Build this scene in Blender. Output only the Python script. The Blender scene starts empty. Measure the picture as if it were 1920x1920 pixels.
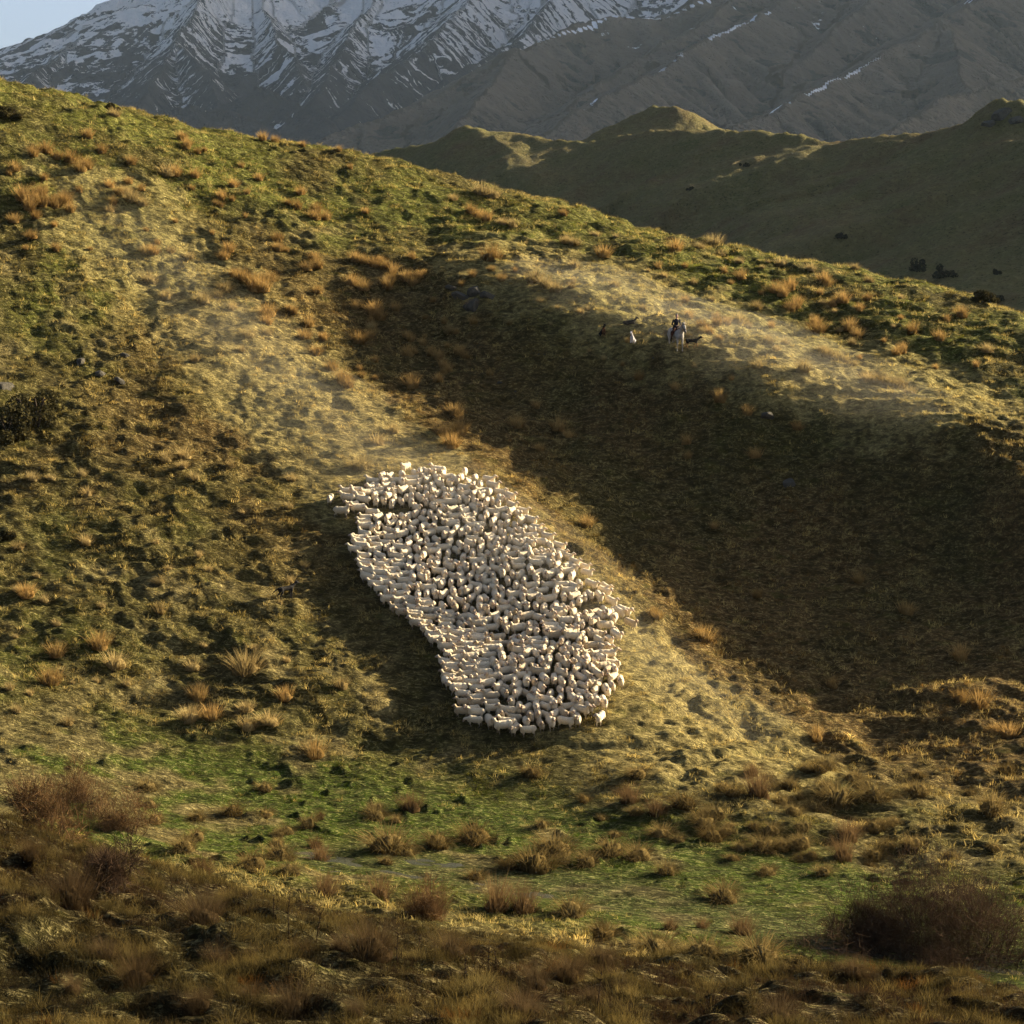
import bpy, bmesh, math, random, os
import numpy as np
from mathutils import Vector, Matrix
LITE = ''
random.seed(7)
rng = np.random.default_rng(7)
scene = bpy.context.scene
col = scene.collection
R = math.radians

# ------------------------------------------------------------------ camera
# pixel coordinates below are those of a 1920 x 1920 frame
FPX, HORIZON, CAMZ = 3583.0, 380.0, 30.0
PITCH = math.atan((960 - HORIZON) / FPX)
cam_d = bpy.data.cameras.new('camera')
cam_d.sensor_width = 36.0
cam_d.lens = 36.0 * FPX / 1920.0
cam_d.clip_start, cam_d.clip_end = 0.5, 40000
cam = bpy.data.objects.new('camera', cam_d); col.objects.link(cam)
cam.location = (0, 0, CAMZ)
cam.rotation_euler = (math.pi / 2 - PITCH, 0, 0)
scene.camera = cam

# ------------------------------------------------------------------ light
SUN_AZ, SUN_EL = R(63), R(18.0)                    # azimuth from the view direction towards the right
S = Vector((math.cos(SUN_EL) * math.sin(SUN_AZ), math.cos(SUN_EL) * math.cos(SUN_AZ), math.sin(SUN_EL)))
sun_d = bpy.data.lights.new('sun', 'SUN')
sun_d.energy, sun_d.angle, sun_d.color = 5.0, R(0.55), (1.0, 0.84, 0.56)
sun = bpy.data.objects.new('sun', sun_d); col.objects.link(sun)
sun.rotation_euler = S.to_track_quat('Z', 'Y').to_euler()
sun.location = S * 300
world = bpy.data.worlds.new('World'); scene.world = world; world.use_nodes = True
wn = world.node_tree
sky = wn.nodes.new('ShaderNodeTexSky'); sky.sky_type = 'NISHITA'; sky.sun_disc = False
sky.sun_elevation, sky.sun_rotation = SUN_EL, SUN_AZ
sky.air_density, sky.dust_density, sky.ozone_density, sky.altitude = 0.47, 5.0, 1.0, 900
wn.links.new(sky.outputs[0], wn.nodes['Background'].inputs[0])
wn.nodes['Background'].inputs[1].default_value = 0.05
vs = scene.view_settings
scene.display_settings.display_device = 'sRGB'
vs.view_transform, vs.look, vs.exposure, vs.gamma, vs.use_curve_mapping = 'Standard', 'None', 2.05, 1.0, False
cy = scene.cycles
cy.max_bounces, cy.diffuse_bounces, cy.glossy_bounces, cy.transmission_bounces, cy.volume_bounces, cy.transparent_max_bounces = 6, 3, 2, 3, 1, 6
cy.use_denoising = True
cy.volume_step_rate = 1.0

# ------------------------------------------------------------------ numeric helpers
def ray(px, py):
    cx, cyy = (np.asarray(px, float) - 960) / FPX, (960 - np.asarray(py, float)) / FPX
    c, s = math.cos(PITCH), math.sin(PITCH)
    return cx, c + cyy * s, -s + cyy * c           # x, y, z of the viewing direction
def P(px, py, Y):
    x, y, z = ray(px, py)
    k = Y / y
    return np.array([x * k, Y + 0 * k, CAMZ + z * k])
def to_px(x, y, z):
    c, s = math.cos(PITCH), math.sin(PITCH)
    zz = z - CAMZ
    d = y * c - zz * s
    return 960 + FPX * x / d, 960 - FPX * (y * s + zz * c) / d

def _hash(ix, iy, seed):
    h = (ix * 374761393 + iy * 668265263 + seed * 974634777) & 0xffffffff
    h = ((h ^ (h >> 13)) * 1274126177) & 0xffffffff
    return h ^ (h >> 16)
def gnoise(x, y, seed=0):
    """gradient noise, about -1..1"""
    x, y = np.asarray(x, float), np.asarray(y, float)
    ix, iy = np.floor(x).astype(np.int64), np.floor(y).astype(np.int64)
    fx, fy = x - ix, y - iy
    def g(jx, jy):
        a = _hash(jx, jy, seed) / 4294967296.0 * 2 * math.pi
        return np.cos(a), np.sin(a)
    u, v = fx * fx * fx * (fx * (fx * 6 - 15) + 10), fy * fy * fy * (fy * (fy * 6 - 15) + 10)
    r = 0
    for ox, wx in ((0, 1 - u), (1, u)):
        for oy, wy in ((0, 1 - v), (1, v)):
            gx, gy = g(ix + ox, iy + oy)
            r = r + wx * wy * (gx * (fx - ox) + gy * (fy - oy))
    return r * 1.45
def fbm(x, y, octaves=3, seed=0, gain=0.5):
    r, a, t = 0, 1.0, 0
    for o in range(octaves):
        r = r + a * gnoise(x * 2 ** o + 17.3 * o, y * 2 ** o - 9.1 * o, seed + o); t += a; a *= gain
    return r / t
def sstep(a, b, x):
    t = np.clip((x - a) / (b - a), 0, 1)
    return t * t * (3 - 2 * t)

# ------------------------------------------------------------------ scene helpers
def link(name, me, mats=(), parent=None, loc=None, kind=None, label=None, cat=None, group=None):
    o = bpy.data.objects.new(name, me)
    col.objects.link(o)
    if me is not None:
        for m in mats:
            if m.name not in [x.name for x in me.materials if x]:
                me.materials.append(m)
    if parent is not None: o.parent = parent
    if loc is not None: o.location = loc
    tag(o, label, cat, group, kind)
    return o
def tag(o, label=None, cat=None, group=None, kind=None):
    if label: o['label'] = label
    if cat: o['category'] = cat
    if group: o['group'] = group
    if kind: o['kind'] = kind
def mesh_np(name, verts, faces, smooth=True):
    """verts (n,3), faces (m,3|4) arrays"""
    me = bpy.data.meshes.new(name)
    verts = np.ascontiguousarray(verts, dtype=np.float32); faces = np.ascontiguousarray(faces, dtype=np.int32)
    m, k = faces.shape
    me.vertices.add(len(verts)); me.vertices.foreach_set('co', verts.ravel())
    me.loops.add(m * k); me.loops.foreach_set('vertex_index', faces.ravel())
    me.polygons.add(m)
    me.polygons.foreach_set('loop_start', np.arange(0, m * k, k, dtype=np.int32))
    me.update(calc_edges=True)
    me.polygons.foreach_set('use_smooth', np.full(m, smooth, dtype=bool))
    return me
def attr_color(me, name, rgb):
    a = me.attributes.new(name, 'FLOAT_COLOR', 'POINT')
    c = np.ones((len(rgb), 4), np.float32); c[:, :3] = rgb
    a.data.foreach_set('color', c.ravel())
def attr_vec(me, name, v):
    a = me.attributes.new(name, 'FLOAT_VECTOR', 'POINT'); a.data.foreach_set('vector', np.ascontiguousarray(v, np.float32).ravel())
def attr_f(me, name, v):
    a = me.attributes.new(name, 'FLOAT', 'POINT'); a.data.foreach_set('value', np.ascontiguousarray(v, np.float32).ravel())
def grid_faces(n, m):
    i = np.arange(n - 1)[:, None] * m + np.arange(m - 1)[None, :]
    i = i.ravel()
    return np.stack([i, i + 1, i + m + 1, i + m], 1)      # rows = first index

class NT:
    """small node-tree writer"""
    def __init__(self, name):
        self.m = bpy.data.materials.new(name); self.m.use_nodes = True
        self.t = self.m.node_tree; self.t.nodes.clear()
        self.out = self.t.nodes.new('ShaderNodeOutputMaterial')
    def n(self, typ, **kw):
        nd = self.t.nodes.new('ShaderNode' + typ)
        for k, v in kw.items():
            if k.startswith('i_'):
                key = k[2:]; key = int(key) if key.isdigit() else key.replace('_', ' ')
                self.put(v, nd.inputs[key])
            else: setattr(nd, k, v)
        return nd
    def put(self, v, sock):
        if isinstance(v, bpy.types.NodeSocket): self.t.links.new(v, sock)
        elif isinstance(v, bpy.types.Node): self.t.links.new(v.outputs[0], sock)
        else: sock.default_value = v
    def math(self, op, a, b=0.0, clamp=False):
        nd = self.n('Math', operation=op, use_clamp=clamp); self.put(a, nd.inputs[0]); self.put(b, nd.inputs[1]); return nd.outputs[0]
    def mix(self, f, a, b, mode='MIX'):
        nd = self.n('Mix', data_type='RGBA', blend_type=mode)
        self.put(f, nd.inputs[0]); self.put(a, nd.inputs[6]); self.put(b, nd.inputs[7]); return nd.outputs[2]
    def ramp(self, f, stops, interp='LINEAR'):
        nd = self.n('ValToRGB'); nd.color_ramp.interpolation = interp
        e = nd.color_ramp.elements
        while len(e) < len(stops): e.new(0.5)
        for k, (p, c) in enumerate(stops):
            e[k].position = p; e[k].color = (*c, 1) if len(c) == 3 else c
        self.put(f, nd.inputs[0]); return nd.outputs[0]
    def rng(self, f, a, b, c=0.0, d=1.0):
        nd = self.n('MapRange'); nd.interpolation_type = 'SMOOTHSTEP'
        self.put(f, nd.inputs[0])
        for k, v in zip((1, 2, 3, 4), (a, b, c, d)): self.put(v, nd.inputs[k])
        return nd.outputs[0]
    def noise(self, scale, vec=None, detail=3.0, rough=0.55, dim='3D', out=0):
        nd = self.n('TexNoise', noise_dimensions=dim); nd.inputs['Scale'].default_value = scale
        nd.inputs['Detail'].default_value = detail; nd.inputs['Roughness'].default_value = rough
        if vec is not None: self.put(vec, nd.inputs['Vector'])
        return nd.outputs[out]
    def attr(self, name, typ='GEOMETRY', out=0):
        nd = self.n('Attribute', attribute_name=name, attribute_type=typ); return nd.outputs[out]
    def pos(self):
        return self.n('NewGeometry').outputs['Position']
    def bump(self, h, strength=0.5, dist=0.1):
        nd = self.n('Bump'); nd.inputs['Strength'].default_value = strength; nd.inputs['Distance'].default_value = dist
        self.put(h, nd.inputs['Height']); return nd.outputs[0]
    def bsdf(self, color, rough=0.9, spec=0.15, normal=None, **kw):
        b = self.n('BsdfPrincipled'); self.put(color, b.inputs['Base Color']); self.put(rough, b.inputs['Roughness'])
        b.inputs['Specular IOR Level'].default_value = spec
        for k, v in kw.items(): self.put(v, b.inputs[k.replace('_', ' ')])
        if normal is not None: self.put(normal, b.inputs['Normal'])
        self.t.links.new(b.outputs[0], self.out.inputs[0]); return b
    def leaf(self, color, trans_color=None, trans=0.35, normal=None):
        d = self.n('BsdfDiffuse'); self.put(color, d.inputs[0])
        t = self.n('BsdfTranslucent'); self.put(trans_color if trans_color is not None else color, t.inputs[0])
        if normal is not None: self.put(normal, d.inputs['Normal'])
        m = self.n('MixShader'); m.inputs[0].default_value = trans
        self.t.links.new(d.outputs[0], m.inputs[1]); self.t.links.new(t.outputs[0], m.inputs[2])
        self.t.links.new(m.outputs[0], self.out.inputs[0]); return m
# ------------------------------------------------------------------ the near hillside (one height field, metres)
CTRL = [
 # foreground bank
 (-350, 1950, 34), (0, 1930, 35), (500, 1930, 35), (960, 1930, 35.5), (1450, 1930, 37), (1920, 1930, 39), (2300, 1950, 40),
 (-300, 1680, 42), (0, 1720, 42), (500, 1800, 40.5), (960, 1850, 40), (1450, 1880, 41),
 (-300, 1490, 51), (0, 1548, 50), (250, 1650, 49), (500, 1668, 49), (700, 1712, 48.5), (900, 1775, 47), (1200, 1800, 47), (1600, 1822, 47), (1920, 1860, 46), (2300, 1870, 46),
 (0, 1560, 58), (500, 1690, 57), (960, 1800, 56), (1450, 1840, 55), (1920, 1880, 54),
 # wet flats
 (-300, 1460, 82), (100, 1530, 84), (400, 1570, 85), (700, 1620, 82), (1000, 1660, 80), (1300, 1720, 76), (1600, 1770, 73), (1920, 1800, 72), (2300, 1800, 72),
 (400, 1450, 94), (700, 1480, 93), (1000, 1500, 93), (1400, 1500, 93), (1800, 1520, 92), (2300, 1520, 92),
 (120, 1400, 93), (-300, 1350, 93),
 # left slope
 (-300, 1150, 106), (0, 1250, 101), (300, 1250, 104), (550, 1300, 102),
 (-300, 850, 123), (0, 950, 119), (300, 1000, 120), (560, 1045, 120),
 (-300, 560, 144), (0, 700, 138), (300, 720, 142), (520, 850, 134),
 (-300, 300, 163), (0, 430, 161), (300, 450, 166), (450, 640, 152), (560, 480, 170),
 (-300, 110, 180), (0, 155, 186), (200, 205, 188), (350, 242, 191), (550, 268, 195), (700, 298, 196), (700, 400, 182),
 # mob
 (960, 1375, 99), (780, 1180, 112), (1000, 1180, 112), (1140, 1250, 106.5), (700, 960, 127), (850, 1060, 120.5), (950, 920, 131.5), (1080, 1060, 120.5), (650, 1200, 110), (600, 1380, 98.5),
 # spur: crest, lip and shaded face
 (760, 500, 172), (860, 535, 166), (1080, 600, 158), (1270, 662, 152), (1450, 735, 146), (1700, 830, 138), (1920, 895, 132), (2300, 980, 124),
 (820, 610, 163), (1080, 690, 154.5), (1270, 745, 149), (1480, 830, 142), (1750, 930, 134),
 (720, 720, 150), (950, 760, 150), (1270, 900, 139.5), (1600, 1000, 132), (1900, 1060, 127), (2300, 1100, 124),
 (1050, 900, 137), (1250, 1080, 126.5), (1600, 1180, 119.5), (1920, 1230, 115.5), (2300, 1250, 114.5), (1480, 1290, 110.5), (1800, 1340, 107.5), (1300, 1330, 104), (1600, 1430, 99.5), (1920, 1455, 98.5),
 # bench above the spur and the skyline
 (900, 445, 179), (1080, 500, 173), (1270, 570, 166), (1500, 640, 160), (1700, 700, 153), (1920, 760, 147), (2300, 850, 140),
 (850, 340, 194), (1000, 372, 193), (1200, 428, 189), (1400, 475, 184), (1600, 515, 179), (1750, 552, 174), (1920, 598, 168), (2300, 720, 158),
]
def RY(Y): return Y if Y <= 99 else 99 + (Y - 99) * 0.72
cp = np.array([P(a, b, RY(Y)) for a, b, Y in CTRL])
# the far side of the ridge falls away, and the bank rises towards the viewer
_ridge = [c for c in CTRL if c[:2] in ((-300,110),(0,155),(200,205),(350,242),(550,268),(700,298),(850,340),(1000,372),(1200,428),(1400,475),(1600,515),(1750,552),(1920,598),(2300,720))]
extra = []
for c in _ridge:
    p = P(c[0], c[1], RY(c[2]))
    for dy, dz in ((22, -6.5), (50, -24), (90, -50)):
        extra.append(p * np.array([1 + dy / p[1], 1, 1]) + np.array([0, dy, dz]))
for a in (-0.45, -0.2, 0.0, 0.2, 0.45):
    extra.append(np.array([a * 27, 27, 30 - 14.2])); extra.append(np.array([a * 16, 10, 30 - 9.5]))
cp = np.vstack([cp, np.array(extra)])
def tps_fit(p, lam=0.6):
    n = len(p); d2 = ((p[:, None, :2] - p[None, :, :2]) ** 2).sum(-1)
    K = np.where(d2 > 0, d2 * np.log(np.sqrt(d2) + 1e-9), 0.0) + lam * np.eye(n) * 10
    A = np.zeros((n + 3, n + 3)); A[:n, :n] = K
    A[:n, n] = 1; A[:n, n + 1:] = p[:, :2]; A[n, :n] = 1; A[n + 1:, :n] = p[:, :2].T
    b = np.zeros(n + 3); b[:n] = p[:, 2]
    return np.linalg.solve(A, b)
TPSW = tps_fit(cp)
def tps_eval(x, y):
    sh = x.shape; x, y = x.ravel(), y.ravel()
    out = TPSW[-3] + TPSW[-2] * x + TPSW[-1] * y
    for i in range(len(cp)):
        d2 = (x - cp[i, 0]) ** 2 + (y - cp[i, 1]) ** 2
        out += TPSW[i] * 0.5 * d2 * np.log(d2 + 1e-12)
    return out.reshape(sh)
NU, NY = (720, 1120) if not LITE else (360, 560)
UMAX, Y0, Y1 = 0.37, 22.0, 245.0
US = np.concatenate([np.linspace(-0.55, -0.325, 20)[:-1], np.linspace(-0.325, 0.325, NU - 60), np.linspace(0.325, 0.80, 43)[1:]]); NU = len(US)
# rows: denser through the middle distance
_t = np.linspace(0, 1, NY)
YS = Y0 * (Y1 / Y0) ** (_t ** 0.62)
# smooth base on a coarse grid, then interpolated
_uc, _yc = np.linspace(-0.56, 0.81, 220), np.interp(np.linspace(0, 1, 240), _t, YS)
_Yg, _Ug = np.meshgrid(_yc, _uc, indexing='ij')
_base = tps_eval(_Ug * _Yg, _Yg)
def bil(A, ax_r, ax_c, r, c):
    fr = np.interp(r, ax_r, np.arange(len(ax_r))); fc = np.interp(c, ax_c, np.arange(len(ax_c)))
    r0 = np.clip(fr.astype(int), 0, len(ax_r) - 2); c0 = np.clip(fc.astype(int), 0, len(ax_c) - 2)
    a, b = fr - r0, fc - c0
    return (A[r0, c0] * (1 - a) * (1 - b) + A[r0 + 1, c0] * a * (1 - b) + A[r0, c0 + 1] * (1 - a) * b + A[r0 + 1, c0 + 1] * a * b)
YG, UG = np.meshgrid(YS, US, indexing='ij')
XG = UG * YG
ZB = bil(_base, _yc, _uc, YG, UG)
# how flat the ground is (the wet flats stay smooth)
def seg_mask(pts, rad, x, y):
    """1 near a polyline of world xy points, falling to 0 at rad"""
    best = np.full(x.shape, 1e9)
    for (ax, ay), (bx, by) in zip(pts[:-1], pts[1:]):
        dx, dy = bx - ax, by - ay
        t = np.clip(((x - ax) * dx + (y - ay) * dy) / (dx * dx + dy * dy + 1e-9), 0, 1)
        best = np.minimum(best, np.hypot(x - ax - t * dx, y - ay - t * dy))
    return 1 - sstep(0.3 * rad, rad, best)
def W(px, py, Y): return tuple(P(px, py, RY(Y))[:2])
flat = seg_mask([W(150, 1490, 88), W(500, 1540, 88), W(900, 1600, 85), W(1300, 1680, 80), W(1650, 1760, 75), W(2100, 1800, 72)], 13, XG, YG)
wet = seg_mask([W(640, 1600, 83.5), W(800, 1610, 82.5), W(1050, 1650, 80.5), W(1250, 1690, 78), W(1500, 1745, 74.5), W(1800, 1790, 72)], 4.5, XG, YG)
near = 1 - sstep(52, 62, YG)
bench = seg_mask([W(900, 480, 176), W(1270, 590, 164), W(1600, 680, 155), W(2000, 780, 146)], 22, XG, YG)
mobz = seg_mask([W(760, 930, 131), W(850, 1080, 119), W(950, 1220, 109), W(1010, 1350, 100)], 11, XG, YG)
rough = np.clip(1.0 - 0.72 * flat - 0.6 * mobz, 0.2, 1)
gully = seg_mask([W(700, 760, 147), W(1000, 900, 134), W(1300, 1000, 126), W(1700, 1150, 115), W(2100, 1200, 112)], 26, XG, YG)
face = gully
warpx, warpy = 1.5 * fbm(XG / 5, YG / 5, 2, 91), 1.5 * fbm(XG / 5, YG / 5, 2, 92)
ZG = ZB.copy()
ZG += rough * 0.75 * fbm(XG / 14, YG / 14, 2, 3)
big = fbm((XG + warpx) / 4.2, (YG + warpy) / 4.2, 2, 11)
ZG += rough * 0.42 * big
# small sheep-trod terraces along the contours
_ph = 2 * np.pi * ((ZB + 1.0 * fbm(XG / 9, YG / 6, 3, 21)) / 0.85)
terr = np.sin(_ph) + 0.45 * np.sin(2 * _ph + 0.6)
ZG += (0.14 * rough * (1 - near) * sstep(-0.25, 0.4, fbm(XG / 18, YG / 18, 2, 33) + 0.25)) * terr
# hummocks
h1 = fbm((XG + 0.5 * warpx) / 2.0, (YG + 0.4 * warpy) / 1.2, 2, 41)
h2 = 0.5 + 1.25 * fbm((XG + 0.6 * warpx) / 1.9, (YG + 0.6 * warpy) / 0.85, 3, 51, 0.6)
h3 = 0.5 + 1.25 * fbm((XG + 0.3 * warpx) / 1.0, (YG + 0.3 * warpy) / 0.5, 2, 55, 0.6)
patchy = sstep(-0.35, 0.35, fbm(XG / 6, YG / 6, 2, 57))
ZG += (0.15 * rough + 0.03) * h1 * (0.55 + 0.45 * patchy) + (0.15 * rough + 0.015) * (h2 - 0.5) + (0.20 * rough * (0.45 + 0.55 * patchy) + 0.015) * (h3 - 0.5) + near * 0.30 * h1
# flats: scattered hummocks standing out of level turf
hm = sstep(0.12, 0.6, fbm((XG + 0.5 * warpx) / 1.5, (YG + 0.5 * warpy) / 1.5, 3, 61))
ZG += flat * 0.30 * hm * sstep(-0.2, 0.3, fbm(XG / 7, YG / 7, 1, 63) + 0.1) * (1 - 0.8 * wet)
ZG -= 0.16 * wet
# washed gullies on the foreground bank
ZG -= near * 0.22 * sstep(0.25, 0.6, 1 - np.abs(fbm((XG * 0.8 + YG * 0.55) / 3.2, (XG * 0.5 - YG * 0.8) / 8.0, 2, 71)) * 3.0) * 0.8
def ground(x, y):
    x, y = np.asarray(x, float), np.asarray(y, float)
    return bil(ZG, YS, US, y, x / y)
def hit(px, py, y_from=30.0):
    """where the line of sight through a pixel meets the hillside"""
    rx, ry, rz = ray(px, py)
    ys = np.geomspace(y_from, 200, 1500)
    z = CAMZ + rz / ry * ys
    g = ground(rx / ry * ys, ys)
    k = np.nonzero(z <= g)[0]
    if not len(k): return hit(px, py + 4, y_from) if py < 900 else None
    k = k[0]
    y = ys[k]
    return np.array([rx / ry * y, y, g[k]])
def gnormal(x, y, e=0.5):
    n = np.array([-(ground(x + e, y) - ground(x - e, y)) / (2 * e), -(ground(x, y + e) - ground(x, y - e)) / (2 * e), 1.0])
    return n / np.linalg.norm(n)

# what grows where (turf, straw, dead grass, trodden dust, plus painted sun and shade)
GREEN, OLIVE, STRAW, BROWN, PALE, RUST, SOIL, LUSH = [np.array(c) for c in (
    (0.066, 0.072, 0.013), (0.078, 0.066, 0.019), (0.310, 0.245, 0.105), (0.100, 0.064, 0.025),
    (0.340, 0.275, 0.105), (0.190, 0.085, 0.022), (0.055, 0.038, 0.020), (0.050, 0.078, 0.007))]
dusty_sunlit = np.maximum(seg_mask([W(230, 420, 168), W(450, 640, 152), W(650, 830, 138), W(850, 1000, 124), W(1100, 1220, 108), W(1300, 1370, 100)], 9.5, XG, YG),
                   seg_mask([W(1000, 520, 171), W(1270, 610, 162), W(1500, 690, 154), W(1720, 770, 148)], 11, XG, YG))  # pale band: trodden dust plus painted sunlight
lit_apron = seg_mask([W(1130, 1230, 108), W(1250, 1320, 103), W(1400, 1410, 98)], 7, XG, YG)  # sunlight on the apron, painted as paler ground colour
def veg_colour(x, y):
    n1, n2, n3 = fbm(x / 11, y / 11, 3, 101), fbm(x / 3.0, y / 3.0, 3, 102), fbm(x / 26, y / 26, 2, 103)
    fl, ne, du = bil(flat, YS, US, y, x / y), 1 - sstep(52, 62, y), bil(dusty_sunlit, YS, US, y, x / y)
    fa, we, ap = bil(face, YS, US, y, x / y), bil(wet, YS, US, y, x / y), bil(lit_apron, YS, US, y, x / y)
    far_up = sstep(108, 148, y)
    def lerp(a, b, w): return a + (b - a) * w[..., None]
    c = lerp(np.broadcast_to(OLIVE * 1.05, x.shape + (3,)).copy(), (GREEN * (1 + 0.7 * far_up[..., None])), sstep(-0.1, 0.4, n1 + 0.3 * n2 + 0.35 * far_up - 0.1))
    c = lerp(c, STRAW * 0.75, 0.8 * sstep(-0.05, 0.45, 0.7 * n2 + 0.5 * n3 - 0.12 * far_up))
    c = lerp(c, BROWN, 0.7 * sstep(0.05, 0.5, -n3 + 0.5 * n2) * (1 - 0.75 * far_up))
    c = lerp(c, lerp(np.broadcast_to(np.array((0.150, 0.092, 0.032)), c.shape).copy(), np.array((0.095, 0.070, 0.022)), sstep(-0.1, 0.4, n1 - 0.2 * n2)), 0.9 * fa)
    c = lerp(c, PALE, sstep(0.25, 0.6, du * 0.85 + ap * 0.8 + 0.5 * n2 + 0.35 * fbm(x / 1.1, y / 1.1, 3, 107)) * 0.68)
    c = lerp(c, lerp(np.broadcast_to(LUSH, c.shape).copy(), STRAW * 0.5, 0.9 * sstep(0.1, 0.5, n2 + 0.6 * n1 + 0.55 * sstep(-8, -26, x))), np.clip(fl * 1.25, 0, 1))
    c = lerp(c, np.array((0.05, 0.055, 0.025)), 0.5 * we)
    c = lerp(c, lerp(np.broadcast_to(BROWN * 0.42, c.shape).copy(), OLIVE * 0.45, sstep(0.0, 0.5, n1)), ne)  # near bank colours darkened to stand in for shade
    c = lerp(c, STRAW * 0.4, ne * 0.5 * sstep(0.15, 0.5, n2))
    c = c * (1 + 0.3 * fbm(x / 0.8, y / 0.8, 2, 105))[..., None]
    return np.clip(c, 0.010, 0.6)
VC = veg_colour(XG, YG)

def ground_material():
    t = NT('hill_turf'); p = t.n('Mapping', i_Vector=t.pos(), i_Scale=(0.6, 1.1, 1.1)).outputs[0]
    base = t.attr('veg')
    wv = t.n('VectorMath', operation='ADD'); t.put(p, wv.inputs[0]); sc_ = t.n('VectorMath', operation='SCALE'); t.put(t.noise(1.1, p, 2, out=1), sc_.inputs[0]); sc_.inputs['Scale'].default_value = 0.55; t.put(sc_.outputs[0], wv.inputs[1])
    q = wv.outputs[0]
    f1 = t.noise(2.6, q, 5, 0.68); f2 = t.noise(8.0, q, 4, 0.7); f3 = t.noise(0.9, p, 3)
    c = t.mix(t.rng(f1, 0.38, 0.60), t.mix(0.72, base, (0.026, 0.022, 0.009, 1)), base)
    c = t.mix(t.math('MULTIPLY', t.rng(f2, 0.48, 0.64, 0, 0.8), t.rng(f1, 0.40, 0.62, 0.15, 1.0)), c, t.mix(0.55, t.mix(1.0, base, (2.6, 2.5, 2.2, 1), 'MULTIPLY'), (0.50, 0.42, 0.19, 1)))
    c = t.mix(t.rng(f3, 0.55, 0.8, 0, 0.35), c, (0.12, 0.13, 0.020, 1))
    h = t.math('ADD', t.math('MULTIPLY', f1, 1.0), t.math('MULTIPLY', f2, 0.40))
    t.bsdf(c, 0.95, 0.03, t.bump(h, 1.0, 0.75))
    return t.m
M_TURF = ground_material()
_v = np.stack([XG, YG, ZG], -1).reshape(-1, 3)
me = mesh_np('hillside', _v, grid_faces(NY, NU)[:, ::-1])
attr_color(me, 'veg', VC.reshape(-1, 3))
hillside = link('hillside', me, [M_TURF], kind='structure')
# ------------------------------------------------------------------ valley floor, the hill beyond, the mountains
def valley_material():
    t = NT('valley_grass'); p = t.pos()
    c = t.ramp(t.noise(0.004, p, 6, 0.6), [(0.3, (0.06, 0.055, 0.025)), (0.6, (0.11, 0.09, 0.04))])
    t.bsdf(c, 1.0, 0.05); return t.m
_n = 40
_gx, _gy = np.meshgrid(np.linspace(-14000, 14000, _n), np.linspace(-3000, 16000, _n))
_gz = -75 + 6 * fbm(_gx / 900, _gy / 900, 2, 5)
link('valley_ground', mesh_np('valley_ground', np.stack([_gx, _gy, _gz], -1).reshape(-1, 3), grid_faces(_n, _n)), [valley_material()], kind='structure')

def ridge_field(ridges, x, y, slope, k, rib_len, rib_amp, seed):
    """height of a massif whose crests are 3-D polylines; also (s, d) flow coordinates of the steepest flank"""
    best = np.full(x.shape, -1e5); acc = np.zeros(x.shape); S_, D_ = np.zeros(x.shape), np.zeros(x.shape)
    zs = []
    for ri, (pts, sl) in enumerate(ridges):
        q = np.array([P(*c) for c in pts]); s0 = ri * 5000.0
        rz = np.full(x.shape, -1e5); rs, rd = np.zeros(x.shape), np.zeros(x.shape)
        for a, b in zip(q[:-1], q[1:]):
            dx, dy = b[0] - a[0], b[1] - a[1]; L = math.hypot(dx, dy)
            tr = ((x - a[0]) * dx + (y - a[1]) * dy) / (L * L)
            tt = np.clip(tr, 0, 1)
            d = np.hypot(x - a[0] - tt * dx, y - a[1] - tt * dy)
            side = np.sign((x - a[0]) * dy - (y - a[1]) * dx)
            s = s0 + tt * L + (tr - tt) * L * 0.15 + side * 900
            z = a[2] + (b[2] - a[2]) * tt - slope * sl * d * (1 - 0.16 * np.clip(d / 1200, 0, 1))
            m = z > rz
            rz = np.where(m, z, rz); rs = np.where(m, s, rs); rd = np.where(m, d, rd); s0 += L
        rs = rs - (0.55 if ri else 0.0) * rd + 40 * fbm(x / 300, y / 300, 2, seed + 9) * (rib_len / 100.0)
        rib = 1 - 2 * np.abs(fbm((rs + 0.25 * rd * gnoise(rs / 700, rd / 700, seed + 7)) / rib_len, rd / (rib_len * 7), 3, seed, 0.55))
        rz = rz + rib_amp * np.clip(rd / (rib_len * 1.5), 0, 1) * (rib - 0.6)
        zs.append(rz)
        m = rz > best
        best = np.where(m, rz, best); S_ = np.where(m, rs, S_); D_ = np.where(m, rd, D_)
    zs = np.array(zs)
    return best + k * np.log(np.exp((zs - best) / k).sum(0)) - k * 0.0, S_, D_

def polar(n_u, n_y, umax, y0, y1, shift=0.0):
    us = np.linspace(-umax, umax, n_u) + shift; ys = np.geomspace(y0, y1, n_y)
    Y, U = np.meshgrid(ys, us, indexing='ij'); return U * Y, Y

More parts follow.
